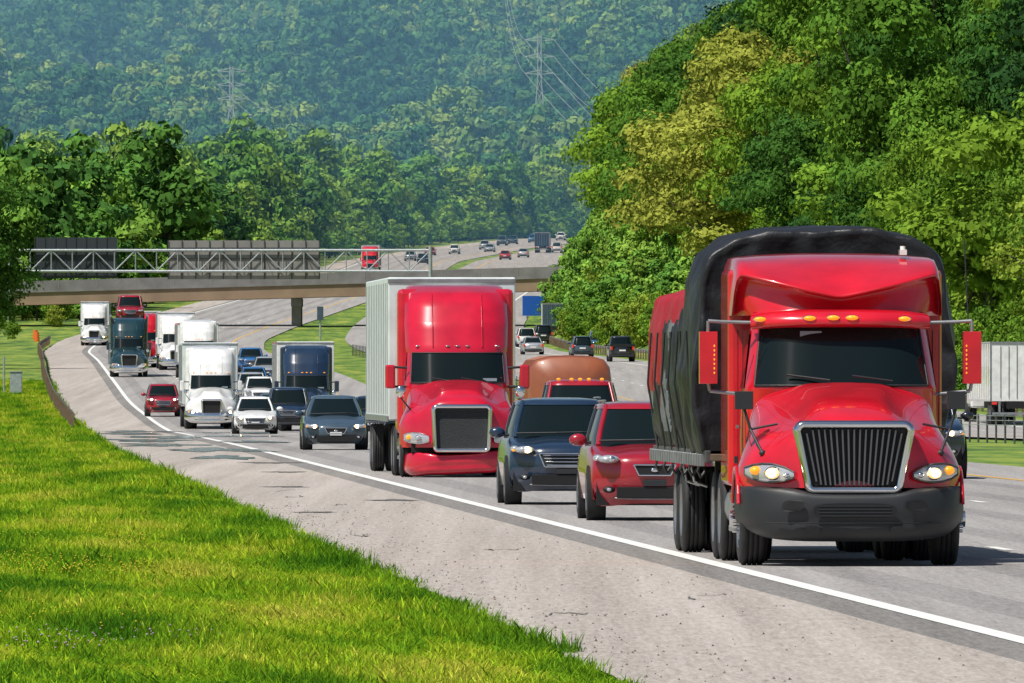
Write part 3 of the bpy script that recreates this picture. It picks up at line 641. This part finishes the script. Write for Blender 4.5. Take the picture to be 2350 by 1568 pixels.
def tarps(e):
    b=MB(); b.box(-1.3,1.3,5.4,17.3,1.12,1.2,wood); 
    for sg in(-1,1):
        b.box(sg*1.31-.03,sg*1.31+.03,5.4,17.3,1.10,1.24,dsteel)
        for k in range(22): y=5.7+k*.54; b.box(sg*1.36-.03,sg*1.36+.03,y,y+.12,1.06,1.2,steel)
        for k in range(6): b.tube([(sg*1.34,6.5+k*1.9,1.12),(sg*1.37,6.55+k*1.9,1.0),(sg*1.33,6.6+k*1.9,.93),(sg*1.28,6.62+k*1.9,1.0)],.018,dsteel,6)
        b.box(sg*.5-.08,sg*.5+.08,5.4,17.3,.75,1.1,dark)
    b.obj('flatbed_deck',e,.01)
    b=MB()
    for sg in(-1,1):
        for y in(12.4,13.75): wheel(b,sg*1.12,y,.5,.27,steel,sg); wheel(b,sg*.8,y,.5,.27,steel,sg)
        for y in(9.5,11.2): b.tube([(sg*1.3,y,1.1),(sg*1.25,y,.85),(sg*1.1,y,.8)],.015,steel)
        b.box(sg*1.0-.05,sg*1.0+.05,8.7,8.85,.3,1.1,dark)
    b.cyl((-1,12.4,.5),(1,12.4,.5),.09,dark); b.cyl((-1,13.75,.5),(1,13.75,.5),.09,dark)
    b.box(-1.0,1.0,14.6,14.65,.45,1.0,rubber); b.obj('flatbed_wheels',e)
    def load(name,prof,y0,y1,matf,seed,amp,smooth_it=2):
        pr=mir([(x,0,z) for x,z in prof])
        P=np.array([(p[0],p[2]) for p in pr]); d=np.r_[0,np.cumsum(np.hypot(*np.diff(P,axis=0).T))]; q=np.linspace(0,d[-1],170)
        xs=np.interp(q,d,P[:,0]); zs=np.interp(q,d,P[:,1])
        for _ in range(smooth_it):
            xs[1:-1]=(xs[:-2]+xs[1:-1]+xs[2:])/3; zs[1:-1]=(zs[:-2]+zs[1:-1]+zs[2:])/3
        b=MB(); rows=[]
        Y=np.linspace(y0,y1,int((y1-y0)/.05)+2)
        cz=1.9
        def nz(a,c,d_): return mnoise.noise(Vector((a+seed*7.3,c,d_)))
        def pt(x,z,y,sc):
            # crumpled cloth: sharp narrow creases (ridged noise), stretched down the sides
            wob=.6*nz(x*.9,y*.9,z*.6)
            c1=1-abs(nz(x*.8+wob,y*1.7+wob,z*.55))*3.2
            c2=1-abs(nz(x*1.9,y*3.6+wob*2,z*1.3+5))*3.0
            c3=nz(x*4.5,y*6,z*3.5+9)
            fold=amp*(.8*max(c1,-.6)+.38*max(c2,-.6)+.22*c3)+.04*nz(x*.4,y*.45,z*.4+3)
            w=1+fold/1.4; return (x*w*sc,y,cz+(z-cz)*(1+fold*.4)*sc if z>1.9 else z+.06*nz(0,y*1.5,2))
        for sc,dy in((.03,.10),(.12,.10),(.22,.09),(.34,.08),(.46,.08),(.58,.06),(.68,.06),(.77,.05),(.85,.04),(.91,.03),(.955,.02),(.985,.0)):
            row=[]
            for x,z in zip(xs,zs):
                p=pt(x,z,y0,sc); row.append((p[0],y0+dy-.03-.22*amp*(1-abs(nz(p[0]*1.7,p[2]*1.5,4))*3.4)-.5*amp*nz(p[0]*4,p[2]*4,8)*2,p[2]))
            rows.append(row)
        for y in Y: rows.append([pt(x,z,y,1) for x,z in zip(xs,zs)])
        rows.append([pt(x,z,y1,.6) for x,z in zip(xs,zs)]); rows.append([pt(x,z,y1,.05) for x,z in zip(xs,zs)])
        n=len(xs); b.v+=[p for r_ in rows for p in r_]
        for i in range(len(rows)-1):
            for j in range(n-1):
                c=rows[i][j]; k=b.mi(matf(*c)); b.f.append((i*n+j,(i+1)*n+j,(i+1)*n+j+1,i*n+j+1)); b.m.append(k); b.s.append(True)
        b.obj(name,e)
    load('black_tarp',[(0,3.76),(.55,3.74),(1.0,3.64),(1.28,3.46),(1.38,3.2),(1.44,2.7),(1.50,2.1),(1.42,1.6),(1.34,1.22)],5.7,8.4,lambda x,y,z:tarp,1,.05)
    load('tarped_load',[(0,3.12),(.9,3.1),(1.25,3.0),(1.36,2.6),(1.38,2.0),(1.34,1.5),(1.28,1.22)],8.4,17.1,
         lambda x,y,z: redtarp if (z>2.72+.25*mnoise.noise(Vector((1,y*.8,0))) or (y>14.0 and z>1.9+.5*mnoise.noise(Vector((5,y*1.1,0))))) else (tarp_sheen if (mnoise.noise(Vector((x,y*.55,z*.7+4)))>.12 and 1.4<z<2.75) else tarp),2,.06)  # grey noise patches paint sheen into the dark tarp's colour
    b=MB()
    for y in(6.6,8.0,9.8,11.3,12.8,14.4,16):
        for sg in(-1,1): b.tube([(sg*1.33,y,1.15),(sg*1.47,y,2.0),(sg*(1.50 if y<8.4 else 1.43),y,2.6)],.012,plastic)
    b.obj('tie_straps',e)
tarps(hero)

semi('red_semi_truck',285,10.48-.0403*285,red2,'high',alu,(.61,.58,.5,1.47),red2,mesh_g,False,damage=1,lit_amber=False)
semi('white_semi_truck',663,-14.0,white,'high',alu,(.5,.46,.62,1.4),chrome,dark_g,True)
semi('black_semi_truck',640,-9.2,navy,'high',white,(.5,.46,.62,1.4),chrome,dark_g,False)
semi('dark_semi_truck',925,-24.9,teal,'high',None,(.55,.5,.55,1.5),chrome,dark_g,False)
semi('red_semi_truck',1012,-26.2,red,'high',white,(.5,.46,.62,1.4),chrome,dark_g,False)
semi('white_semi_truck',985,-23.2,white,'high',white,(.5,.46,.62,1.4),chrome,dark_g,False)
semi('white_semi_truck',905,-19.9,white,'high',white,(.5,.46,.62,1.4),chrome,dark_g,False,ttop=3.7)
semi('white_semi_truck',1300,-38.2,white,'high',alu,(.5,.46,.62,1.4),chrome,dark_g,True)
semi('red_semi_truck',2050,-20.5,red,'high',white,(.5,.46,.62,1.4),chrome,dark_g,False)

# ---------------------------------------------------------------- cars
def car(name,s,X,kind,col,rear=False,lights=False,w=.92,gr='bars',roof_lights=False,path=None):
    f=path or (Ox if rear else Lx)
    rz=-math.atan((float(f(s+5))-float(f(s-5)))/10)+(math.pi if rear else 0)
    e=empty(name,(X,s,float(Zr(s))),rz)
    YS=[.14,.04,.0,.02,.08,.28,.9,1.3,1.7,3.0,4.0]
    if kind=='sedan':
        Z=[.2,.3,.45,.6,.69,.77,.9,.97,.98,1.0,1.0]; L=4.75; belt=.93; top=1.45; G0=(1.15,1.95,4.25,3.45); gb=.9; gt=.66; tailz=.98
    elif kind=='pickup':
        Z=[.34,.48,.7,.92,1.04,1.12,1.2,1.24,1.25,1.25,1.25]; L=5.6; belt=1.18; top=1.9; G0=(1.35,1.95,3.7,3.5); gb=.92; gt=.76; tailz=1.22
    else:
        Z=[.25,.38,.6,.8,.93,1.0,1.08,1.12,1.13,1.14,1.14]; L=4.75; belt=1.09; top=1.67; G0=(1.1,1.75,4.68,4.35); gb=.91; gt=.72; tailz=1.12
    YS=YS+[L-.35,L-.06,L,L-.01,L-.1]; Z=Z+[tailz,tailz-.08,tailz*.75,tailz*.5,Z[0]+.05]
    W=[.84,.9,.93,.94,.945,.96,.985,1,1,1,1,.97,.94,.94,.93,.88]; BW=[.42,.42,.4,.38,.34,.22,.06,0,0,0,0,-.08,-.2,-.2,-.2,-.2]
    zs=Z[0]+.05
    rows=[]
    for k,(y,z,ww,bo) in enumerate(zip(YS,Z,W,BW)):
        r=[]; cr=.03 if 4<k<9 else 0
        for u,dz in((0,0),(.42,0),(.52,-cr),(.8,-.02),(.96,0)): r.append((w*ww*u,y+bo*u**3,z-.045*u*u+dz))
        zl=min(zs,z-.02); zm=(z-.06)*.55+zl*.45
        r.append((w*ww*1.0,y+bo,zm+.12*(z-zl))); r.append((w*ww*1.01,y+bo,zm-.15*(z-zl))); r.append((w*ww*.97,y+bo,zl))
        rows.append(mir(r))
    b=MB(); b.grid(rows,col,True); b.obj('body',e,0,2)
    b=MB(); b.box(-w*.88,w*.88,.35,L-.3,zs-.08,zs+.25,dark); b.obj('underbody',e)
    def ring(t,n=40,grow=0):
        tt=max(t,0)
        yf=G0[0]+(G0[1]-G0[0])*t; yr=G0[2]+(G0[3]-G0[2])*t; hw=w*(gb+(gt-gb)*tt**1.15)+grow; z=belt+(top-belt)*t
        cy=(yf+yr)/2; a=(yr-yf)/2+grow; pts=[]
        for i in range(n):
            an=2*math.pi*i/n; c,si=math.cos(an),math.sin(an)
            pts.append((hw*math.copysign(abs(c)**.38,c),cy+a*math.copysign(abs(si)**.38,si)+ (.14*(abs(c)**3) if si<0 else -.05*abs(c)**3),z))
        return pts
    b=MB(); b.grid([ring(t) for t in(-.15,.2,.5,.8,.94)],glass,True,True); b.obj('windows',e)
    b=MB(); rt=ring(.90,40,.014); rows=[ring(.87,40,.014),rt]
    def cap(sc,dz): 
        cy=sum(p[1] for p in rt)/len(rt); return [(p[0]*sc,cy+(p[1]-cy)*sc,p[2]+dz) for p in rt]
    rows+=[cap(.97,(top-belt)*.07),cap(.85,(top-belt)*.10+.01),cap(.5,(top-belt)*.11+.03),cap(.02,(top-belt)*.11+.035)]
    b.grid(rows,col,True,True)
    for i in(25,35,5,15): b.tube([ring(t,40,.004)[i] for t in(-.05,.3,.6,.93)],.045,col,8)
    for sg in(-1,1):
        for i in ([0] if sg>0 else [20]): b.tube([ring(t,40,.0)[i] for t in(-.05,.5,.93)],.035,black,6)
    b.obj('roof_and_pillars',e)
    b=MB()
    zn=Z[3]; zb=Z[1]
    if gr=='bars':
        hw=.42*w/.92
        zt,zl=zn+.02,zn-.19
        b.add([(-hw,.03,zt),(hw,.03,zt),(hw*.8,-.012,zl),(-hw*.8,-.012,zl)],[(0,3,2,1)],dark_g)
        nb=4
        for k in range(nb):
            t=(k+.5)/nb; y=.03-.042*t-.012; hh=hw*(1-.2*t); z=zt+(zl-zt)*t
            b.tube([(-hh,y+.03,z),(-hh*.6,y,z),(0,y-.006,z),(hh*.6,y,z),(hh,y+.03,z)],.012,chrome,6)
        b.tube([(-hw,.02,zt),(hw,.02,zt),(hw*.8,-.02,zl),(-hw*.8,-.02,zl),(-hw,.02,zt)],.014,chrome,6)
    else:
        hw=.3; zt,zl=zn+.0,zn-.15
        b.add([(-hw,.0,zt),(hw,.0,zt),(hw*.75,-.014,zl),(-hw*.75,-.014,zl)],[(0,3,2,1)],dark_g); b.tube([(-hw,-.01,zt),(hw,-.01,zt),(hw*.75,-.02,zl),(-hw*.75,-.02,zl),(-hw,-.01,zt)],.013,chrome,6)
        b.ell((0,-.015,(zt+zl)/2),(.06,.015,.03),chrome)
    zi=(Z[0]+Z[2])/2
    b.box(-.58*w,.58*w,-.004,.15,zi-.10,zi+.06,dark_g); b.box(-.16,.16,-.02,.0,zi+.07,zi+.16,plastic if kind!='sedan' else white)
    b.tube([(-.62*w,.1,zi-.1),(-.3*w,.02,zi-.11),(.3*w,.02,zi-.11),(.62*w,.1,zi-.1)],.012,plastic if kind=='sedan' else steel,6)
    for sg in(-1,1):
        hz=Z[4]-.05 if kind!='pickup' else Z[4]-.14
        b.ell((sg*.70*w,.13,hz),(.17*w,.12,.062),lens,16,8); b.ell((sg*.86*w,.27,hz+.02),(.08*w,.15,.05),lens,14,8)
        b.ell((sg*.66*w,.04,hz),(.055,.035,.045),bulb if lights else chrome); b.ell((sg*.88*w,.21,hz),(.04,.08,.03),amber if lights else lens)
        if lights: b.ell((sg*.66*w,.06,hz),(.085,.04,.055),glowl)
        b.ell((sg*.70*w,.09,zi+.02),(.09,.05,.05),dark_g); b.ell((sg*.70*w,.05,zi+.02),(.035,.02,.025),lens)
        b.box(sg*.84*w-.07,sg*.84*w+.07,L-.14,L+.0,tailz-.35,tailz-.1,tail)
    b.box(-.25,.25,L-.01,L+.012,tailz-.45,tailz-.33,white)
    b.box(-.8*w,.8*w,L-.02,L+.03,Z[0]+.06,Z[0]+.2,plastic)
    b.tube([(-w*.8,G0[0]+.02,belt+.05),(-.1,G0[0]-.06,belt+.06),(.3,G0[0]-.06,belt+.07),(w*.7,G0[0]+.02,belt+.05)],.016,plastic,6)
    b.obj('lamps_and_grille',e,.008)
    b=MB()
    for sg in(-1,1):
        for y in(.92,L-1.05):
            rr=.34 if kind=='sedan' else (.4 if kind=='pickup' else .37)
            b.lathe((sg*(w-.12),y,rr),[(-.14*sg,rr*1.13),(.118*sg,rr*1.13),(.12*sg,.0)],dark); wheel(b,sg*(w-.11),y,rr,.24,steel,sg)
        mz=belt+.06
        b.ell((sg*(w+.1),G0[0]+.45,mz),(.13,.08,.09),col if kind!='pickup' else black,12,8); b.tube([(sg*w*.9,G0[0]+.45,mz-.04),(sg*(w+.05),G0[0]+.45,mz-.03)],.025,plastic,6)
    if roof_lights:
        for x in(-.5,-.2,0,.2,.5): b.ell((x,G0[1]+.12,top+.045),(.05,.07,.03),amber,10,6)
    if kind=='suv':
        for sg in(-1,1): b.tube([(sg*w*.66,G0[1]+.3,top+.04),(sg*w*.66,G0[3]-.2,top+.03)],.018,steel,6)
    b.obj('wheels_and_mirrors',e)
    if kind=='pickup':
        b=MB(); 
        for sg in(-1,1): b.box(sg*.9-.05,sg*.9+.05,3.7,5.55,1.15,1.32,col)
        b.box(-.9,.9,5.45,5.56,1.1,1.32,col); b.obj('bed',e,.02)
    else:
        b=MB(); b.box(-w*.6,w*.6,G0[3]-.02,G0[3]+.1,top-.03,top+.01,col); b.obj('spoiler',e,.01)
    return e
car('blue_suv',227,10.02-.0403*227,'suv',navy,lights=True,w=.95)
car('red_suv',203,10.22-.0403*203,'suv',dred,w=.93,gr='small')
pk=car('red_pickup_truck',325,14.75-.0403*325,'pickup',dred,w=.98,roof_lights=True)
b=MB()
prof=[(.95,.6),(.97,1.9),(.93,2.2),(.8,2.38),(.5,2.46),(0,2.48)]
pr=[(-x,z) for x,z in prof]+[(x,z) for x,z in reversed(prof[:-1])]
e=empty('brown_cargo_trailer',(pk.location.x-.0403*7.2,332.2,0),.0403)
rows=[[(x*.3,-.02,1.6+(z-1.6)*.3) for x,z in pr],[(x*.93,.02,1.6+(z-1.6)*.95) for x,z in pr]]+[[(x,y,z) for x,z in pr] for y in(.15,2,4,6)]+[[(x*.3,6.02,1.6+(z-1.6)*.3) for x,z in pr]]
b.grid(rows,brownp,True); b.obj('body',e)
b=MB()
for y in(.6,1.4,2.2,3,3.8,4.6,5.4): b.tube([(x*1.008,y,z*1.004) for x,z in pr],.015,brownp,6)
for sg in(-1,1):
    for y in(3.2,4.1): wheel(b,sg*.95,y,.36,.22,steel,sg)
b.box(-.9,.9,.1,5.9,.45,.62,dark); b.tube([(0,-1.4,.5),(0,.1,.5)],.05,steel); b.obj('ribs_and_wheels',e)
car('grey_sedan',385,10.75-.0403*385,'sedan',slate,lights=True,w=.88,gr='small')
car('white_hatchback',560,-10.1,'sedan',white,lights=True,w=.88)
car('dark_pickup_truck',612,-9.6,'pickup',navy,w=.97)
car('dark_sedan',520,-5.0,'sedan',navy,w=.9)
car('red_suv',730,-17.9,'suv',dred,w=.9,lights=True)
car('grey_sedan',700,-11.7,'sedan',slate,w=.88); car('white_suv',775,-13.7,'suv',white); car('blue_sedan',850,-15.4,'sedan',bluep); car('silver_suv',800,-14.6,'suv',silver)
car('silver_sedan',910,-15.7,'sedan',silver); car('blue_suv',960,-17.6,'suv',bluep); car('dark_suv',830,-13.2,'suv',black)
car('blue_pickup_truck',281,8.05,'pickup',navy,w=.98,lights=True)
car('silver_sedan',1200,1.6,'sedan',silver,True); car('white_suv',1290,1.2,'suv',white,True); car('dark_suv',1150,5.5,'suv',slate,True); car('blue_suv',1250,7.4,'suv',bluep,True)
car('black_pickup_truck',1090,8.2,'pickup',black,True,w=.98)
car('dark_suv',1320,2.8,'suv',black,True)
def boxtrailer(name,s,X,m,f,rear=True,h=4.05,L=15):
    rz=-math.atan((float(f(s+5))-float(f(s-5)))/10); e=empty(name,(X,s,float(Zr(s))),rz)
    b=MB(); b.box(-1.3,1.3,0,L,1.15,h,m); b.obj('body',e,.03)
    b=MB()
    b.box(-1.31,-1.24,-.02,0,1.15,h,steel); b.box(1.24,1.31,-.02,0,1.15,h,steel); b.box(-1.24,1.24,-.015,0,h-.15,h,steel); b.box(-.02,.02,-.025,0,1.3,h-.16,steel)
    for x in(-.8,-.4,.4,.8): b.cyl((x,-.03,1.3),(x,-.03,h-.2),.014,steel,6)
    b.box(-1.2,1.2,-.02,.1,.5,.62,steel); b.box(-.9,-.8,0,.1,.6,1.15,steel); b.box(.8,.9,0,.1,.6,1.15,steel)
    for x in(-1.1,1.1): b.box(x-.12,x+.12,-.03,0,1.0,1.12,tail)
    for sg in(-1,1):
        for y in(.9,2.2,L+3): wheel(b,sg*1.12,y,.51,.26,steel,sg); wheel(b,sg*.8,y,.51,.26,steel,sg)
        for k in range(12): b.box(sg*1.305-.01,sg*1.305+.01,.5+k*L/12.5,.55+k*L/12.5,1.25,h-.1,white)
    b.box(-.5,.5,0,L,.8,1.14,dark); b.obj('doors_and_wheels',e)
    b=MB(); b.box(-1.1,1.1,L+.8,L+3.5,.8,min(3.7,h),white); b.obj('tractor_cab',e,.1)
boxtrailer('semi_trailer_truck',690,24.5,white,Ox); boxtrailer('box_truck',1360,4.2,slate,Ox,h=3.4,L=6)
e=empty('vehicle_carrier_rack',(-24.9-.034*6,931,float(Zr(931))),.034)
b=MB()
for sg in(-1,1):
    for y in(0,4,8,12): b.cyl((sg*1.2,y,.8),(sg*1.2,y,3.4),.07,steel)
    b.tube([(sg*1.2,-3,3.95),(sg*1.2,0,3.4),(sg*1.2,13,3.1)],.09,steel); b.tube([(sg*1.2,0,.9),(sg*1.2,13,.9)],.1,steel)
b.box(-1.15,1.15,-2,13,3.28,3.36,steel); b.obj('rack',e)
c2=car('red_pickup_truck',929,-25.0,'pickup',dred,path=Lx); c2.location.z+=3.42; c2.location.y=931.5
for nm,s,X,k,c in[('white_suv',2450,-10,'suv',white),('silver_sedan',2500,-4,'sedan',silver),('red_sedan',2420,-14,'sedan',dred),('blue_suv',2740,4,'suv',bluep),('dark_suv',2700,0,'suv',navy),('white_suv',2800,9.5,'suv',white),('silver_suv',2560,-5.0,'suv',silver),('blue_pickup_truck',2660,-2,'pickup',slate),('silver_suv',2300,-16.5,'suv',silver),('dark_suv',2230,-14,'suv',navy)]:
    car(nm,s,X,k,c,path=Lx)
for nm,s,X,k,c in[('silver_sedan',2380,2,'sedan',silver),('white_suv',2500,8,'suv',white),('dark_suv',2600,13,'suv',black),('red_sedan',2330,-1,'sedan',dred)]:
    car(nm,s,X,k,c,True)
boxtrailer('box_truck',2480,5.2,navy,Ox,h=3.6,L=7)

# ---------------------------------------------------------------- bridge
e=empty('concrete_bridge'); BY=1450.0
def prism(b,x0,x1,za0,za1,zb0,zb1,y0,y1,m,n=1):
    b.add([(x0,y0,za0),(x1,y0,zb0),(x1,y1,zb0),(x0,y1,za0),(x0,y0,za1),(x1,y0,zb1),(x1,y1,zb1),(x0,y1,za1)],
          [(0,3,2,1),(4,5,6,7),(0,1,5,4),(1,2,6,5),(2,3,7,6),(3,0,4,7)],m)
xa,xb=-56,17; zl=lambda x:8.75+(x+51)*(10.5-8.75)/64.0
b=MB(); 
prism(b,xa,xb,zl(xa),zl(xa)+1.25,zl(xb),zl(xb)+1.25,BY+.15,BY+.65,girder); prism(b,xa,xb,zl(xa),zl(xa)+1.25,zl(xb),zl(xb)+1.25,BY+10.5,BY+11,girder)
for y in(3,5.5,8): prism(b,xa,xb,zl(xa),zl(xa)+1.2,zl(xb),zl(xb)+1.2,BY+y,BY+y+.4,girder)
prism(b,xa,xb,zl(xa)+.0,zl(xa)+.14,zl(xb),zl(xb)+.14,BY+.03,BY+.15,girder)
b.obj('girders',e)
b=MB(); prism(b,xa,xb,zl(xa)+1.26,zl(xa)+1.6,zl(xb)+1.26,zl(xb)+1.6,BY,BY+11.6,conc); prism(b,xa,xb,zl(xa)+1.6,zl(xa)+2.45,zl(xb)+1.6,zl(xb)+2.45,BY+.05,BY+.35,conc); prism(b,xa,xb,zl(xa)+1.6,zl(xa)+2.45,zl(xb)+1.6,zl(xb)+2.45,BY+11.2,BY+11.5,conc)
for k in range(19):
    x=xa+2+k*3.9; b.box(x-.04,x+.04,BY+.02,BY+.05,zl(x)+1.62,zl(x)+2.44,signback)
b.obj('deck_and_parapet',e)
b=MB()
for x in(-22,):
    for y in(2,9): b.box(x-.5,x+.5,BY+y-.5,BY+y+.5,4,zl(x)-.9,conc)
    b.box(x-.55,x+.55,BY+.8,BY+10.8,zl(x)-.9,zl(x)-.01,conc)
b.box(-56,-52,BY+.8,BY+11,3,zl(-52)-.01,conc)
b.box(12,17,BY+.8,BY+11,5,zl(12)-.01,conc)
b.obj('piers_and_abutments',e,.05)
e=empty('overhead_sign_gantry'); gy=1428.0
b=MB(); x0,x1=-50.5,-8.2
for y in(gy,gy+1.2):
    for z in(12.1,14.2): b.cyl((x0,y,z),(x1,y,z),.13,galv,8)
    n=20
    for k in range(n):
        a=x0+(x1-x0)*k/n; c=x0+(x1-x0)*(k+1)/n
        b.cyl((a,y,12.1 if k%2 else 14.2),(c,y,14.2 if k%2 else 12.1),.06,galv,6)
        b.cyl((a,y,12.1),(a,y,14.2),.05,galv,6)
for k in range(21):
    a=x0+(x1-x0)*k/20
    for z in(12.1,14.2): b.cyl((a,gy,z),(a,gy+1.2,z),.05,galv,6)
b.obj('truss',e)
b=MB()
for x in(x0,x1):
    for y in(gy,gy+1.2): b.cyl((x,y,3),(x,y,14.6),.2,galv,12)
b.obj('posts',e)
b=MB(); b.box(-48,-39.7,gy+1.5,gy+1.6,11.4,15.5,signdark)
for k in range(9): b.box(-48+k*1.03,-47.93+k*1.03,gy+1.42,gy+1.5,11.4,15.5,signdark)
b.box(-34.6,-19.3,gy+1.5,gy+1.6,11.3,15.2,signback)
for k in range(12): b.box(-34.6+k*1.38,-34.5+k*1.38,gy+1.4,gy+1.5,11.3,15.2,dsteel)
for z in(12.2,13.3,14.4): b.box(-34.5,-19.4,gy+1.42,gy+1.47,z,z+.08,dsteel)
b.obj('sign_panels',e)
def rail(name,fx,s0,s1,m,step=4):
    b=MB(); q=np.arange(s0,s1,step)
    prof=[(0,.48),(.04,.53),(-.03,.58),(.0,.63),(-.03,.68),(.04,.73),(0,.78)]
    b.grid([[(float(fx(s))+dx,s,float(Zr(s))+z) for dx,z in prof] for s in q],m,False)
    for s in q:
        x=float(fx(s)); z=float(Zr(s)); b.box(x-.16,x-.04,s-.08,s+.08,z-.1,z+.74,wood)
    b.obj(name,None,0,0,.01)
def cable(name,fx,s0,s1,step=4):
    b=MB(); q=np.arange(s0,s1,step); P=[(float(fx(s)),s,float(Zr(s))) for s in q]
    for x,y,z in P: b.cyl((x,y,z-.1),(x,y,z+.85),.035,dsteel,6)
    for h in(.5,.65,.8): b.tube([(x,y,z+h) for x,y,z in P[::4]],.012,galv,5)
    b.obj(name)
rail('guard_rail',off(Lx,-4.3),640,1320,rust,2)
cable('median_cable_barrier',lambda s:Ox(s)-2.2,300,1200)
rail('guard_rail',lambda s:Ox(s)+18.6,700,1400,galv,4)
b=MB(); b.box(1.1,4.3,1499.9,1500,7.9,10.0,blues)
b.cyl((1.6,1500.1,6),(1.6,1500.1,9.8),.08,galv); b.cyl((3.8,1500.1,6),(3.8,1500.1,9.8),.08,galv); b.obj('blue_road_sign')
for i,(x,s) in enumerate([(-44.6,1335),(-45.4,1355),(13.5,1180),(12.6,1200),(11.6,1225),(10.8,1250)]):
    b=MB(); z=float(Zr(s)); 
    for k in range(4): b.cyl((x,s,z+.02+k*.22),(x,s,z+.22+k*.22),.27-.02*k,orange,14)
    b.obj('traffic_barrel')
b=MB(); x,s=-29.3,840; z=float(G(x,s)); b.box(x-.35,x+.35,s,s+.5,z,z+1.3,galv); b.box(x-.4,x+.4,s-.05,s+.55,z+1.3,z+1.36,steel); b.cyl((x-.7,s,z),(x-.7,s,z+2.2),.06,galv); b.obj('utility_cabinet',None,.02)
b=MB(); b.cyl((-18.2,1350,4.5),(-18.2,1350,8.0),.1,galv); b.box(-18.5,-17.9,1349.8,1349.9,6.9,8.2,slate); b.obj('roadside_sign')
def pylon(X,S,H,W):
    z=float(G(X,S)); b=MB(); r=.13
    def lev(h): return W*(1-.82*min(1,h/(H*.7)))/2
    hs=[0,.16,.3,.42,.53,.62,.7,.8,.9,1.0]
    for a,c in zip(hs[:-1],hs[1:]):
        wa,wc=lev(a*H),lev(c*H)
        for sx,sy in((1,1),(1,-1),(-1,1),(-1,-1)): b.cyl((X+sx*wa,S+sy*wa,z+a*H),(X+sx*wc,S+sy*wc,z+c*H),r,pyl,5)
        for sy in(1,-1):
            b.cyl((X-wa,S+sy*wa,z+a*H),(X+wc,S+sy*wc,z+c*H),r*.55,pyl,5); b.cyl((X+wa,S+sy*wa,z+a*H),(X-wc,S+sy*wc,z+c*H),r*.55,pyl,5)
    tips=[]
    for h in(.74,.85,.96):
        for sg in(-1,1):
            t=(X+sg*3.6,S,z+h*H); tips.append(t); b.cyl((X,S,z+h*H+.8),t,r*.7,pyl,5); b.cyl((X,S,z+h*H-.3),t,r*.7,pyl,5)
    b.obj('transmission_tower'); return tips
t1=pylon(6.9,3560,38,5); t2=pylon(-73,3700,33,5)
b=MB()
def wire(a,c,sag):
    pts=[(a[0]+(c[0]-a[0])*t,a[1]+(c[1]-a[1])*t,a[2]+(c[2]-a[2])*t-sag*4*t*(1-t)) for t in np.linspace(0,1,14)]; b.tube(pts,.05,pyl,4)
for i,t in enumerate(t1):
    wire(t,(t[0]+34,3450,t[2]-30),4)
    if i%2==0: wire(t,(t[0]-8,4500,t[2]+65),10)
for t in t2[::2]: wire(t,(t[0]+40,3500,t[2]-24),4)
b.obj('power_lines')
b=MB(); cm=[dred,white,silver,bluep,white,slate,brownp]
for i in range(90):
    x=random.uniform(0,30); s=random.uniform(3600,3735); z=float(G(x,s)); m=random.choice(cm); l=random.uniform(3.5,6)
    b.box(x,x+l,s,s+1.8,z+.2,z+1.1,m); b.box(x+.2*l,x+.8*l,s+.1,s+1.7,z+1.1,z+1.8,glass if random.random()<.5 else m)
b.obj('distant_vehicle_lot',None,.1)

# ---------------------------------------------------------------- air haze over the valley (real homogeneous volume)
b=MB(); b.box(-1200,1200,1750,8500,-30,420,glass); hz=b.obj('sky_haze'); hz.data.materials.clear()
m=bpy.data.materials.new('haze'); m.use_nodes=True; t=m.node_tree; t.nodes.clear()
o=t.nodes.new('ShaderNodeOutputMaterial'); v=t.nodes.new('ShaderNodeVolumeScatter'); v.inputs['Color'].default_value=(.26,.64,1,1); v.inputs['Density'].default_value=.00021; v.inputs['Anisotropy'].default_value=0
t.links.new(v.outputs[0],o.inputs['Volume']); hz.data.materials.append(m)
# ---------------------------------------------------------------- light, sky, camera
sd=Vector((-.38,-.34,.86)).normalized()
el=math.asin(sd.z); az=math.atan2(sd.x,sd.y)
w=bpy.data.worlds.new('World'); scene.world=w; w.use_nodes=True
bg=w.node_tree.nodes['Background']; sky=w.node_tree.nodes.new('ShaderNodeTexSky'); sky.sky_type='NISHITA'; sky.sun_disc=False; sky.sun_elevation=el; sky.sun_rotation=az
w.node_tree.links.new(sky.outputs[0],bg.inputs['Color']); bg.inputs['Strength'].default_value=.07
sl=bpy.data.lights.new('sun','SUN'); sl.energy=5.0; sl.angle=math.radians(.5); sl.color=(1,.96,.89)
so=bpy.data.objects.new('sun',sl); scene.collection.objects.link(so); so.rotation_euler=(-sd).to_track_quat('-Z','Y').to_euler()
cam=bpy.data.cameras.new('camera'); cam.lens=500; cam.sensor_width=36; cam.clip_start=1; cam.clip_end=20000
co=bpy.data.objects.new('camera',cam); scene.collection.objects.link(co); co.location=(0,0,2.15); co.rotation_euler=(math.pi/2+66/32640,0,0)
scene.camera=co
scene.view_settings.view_transform='Standard'; scene.view_settings.look='None'; scene.view_settings.exposure=0
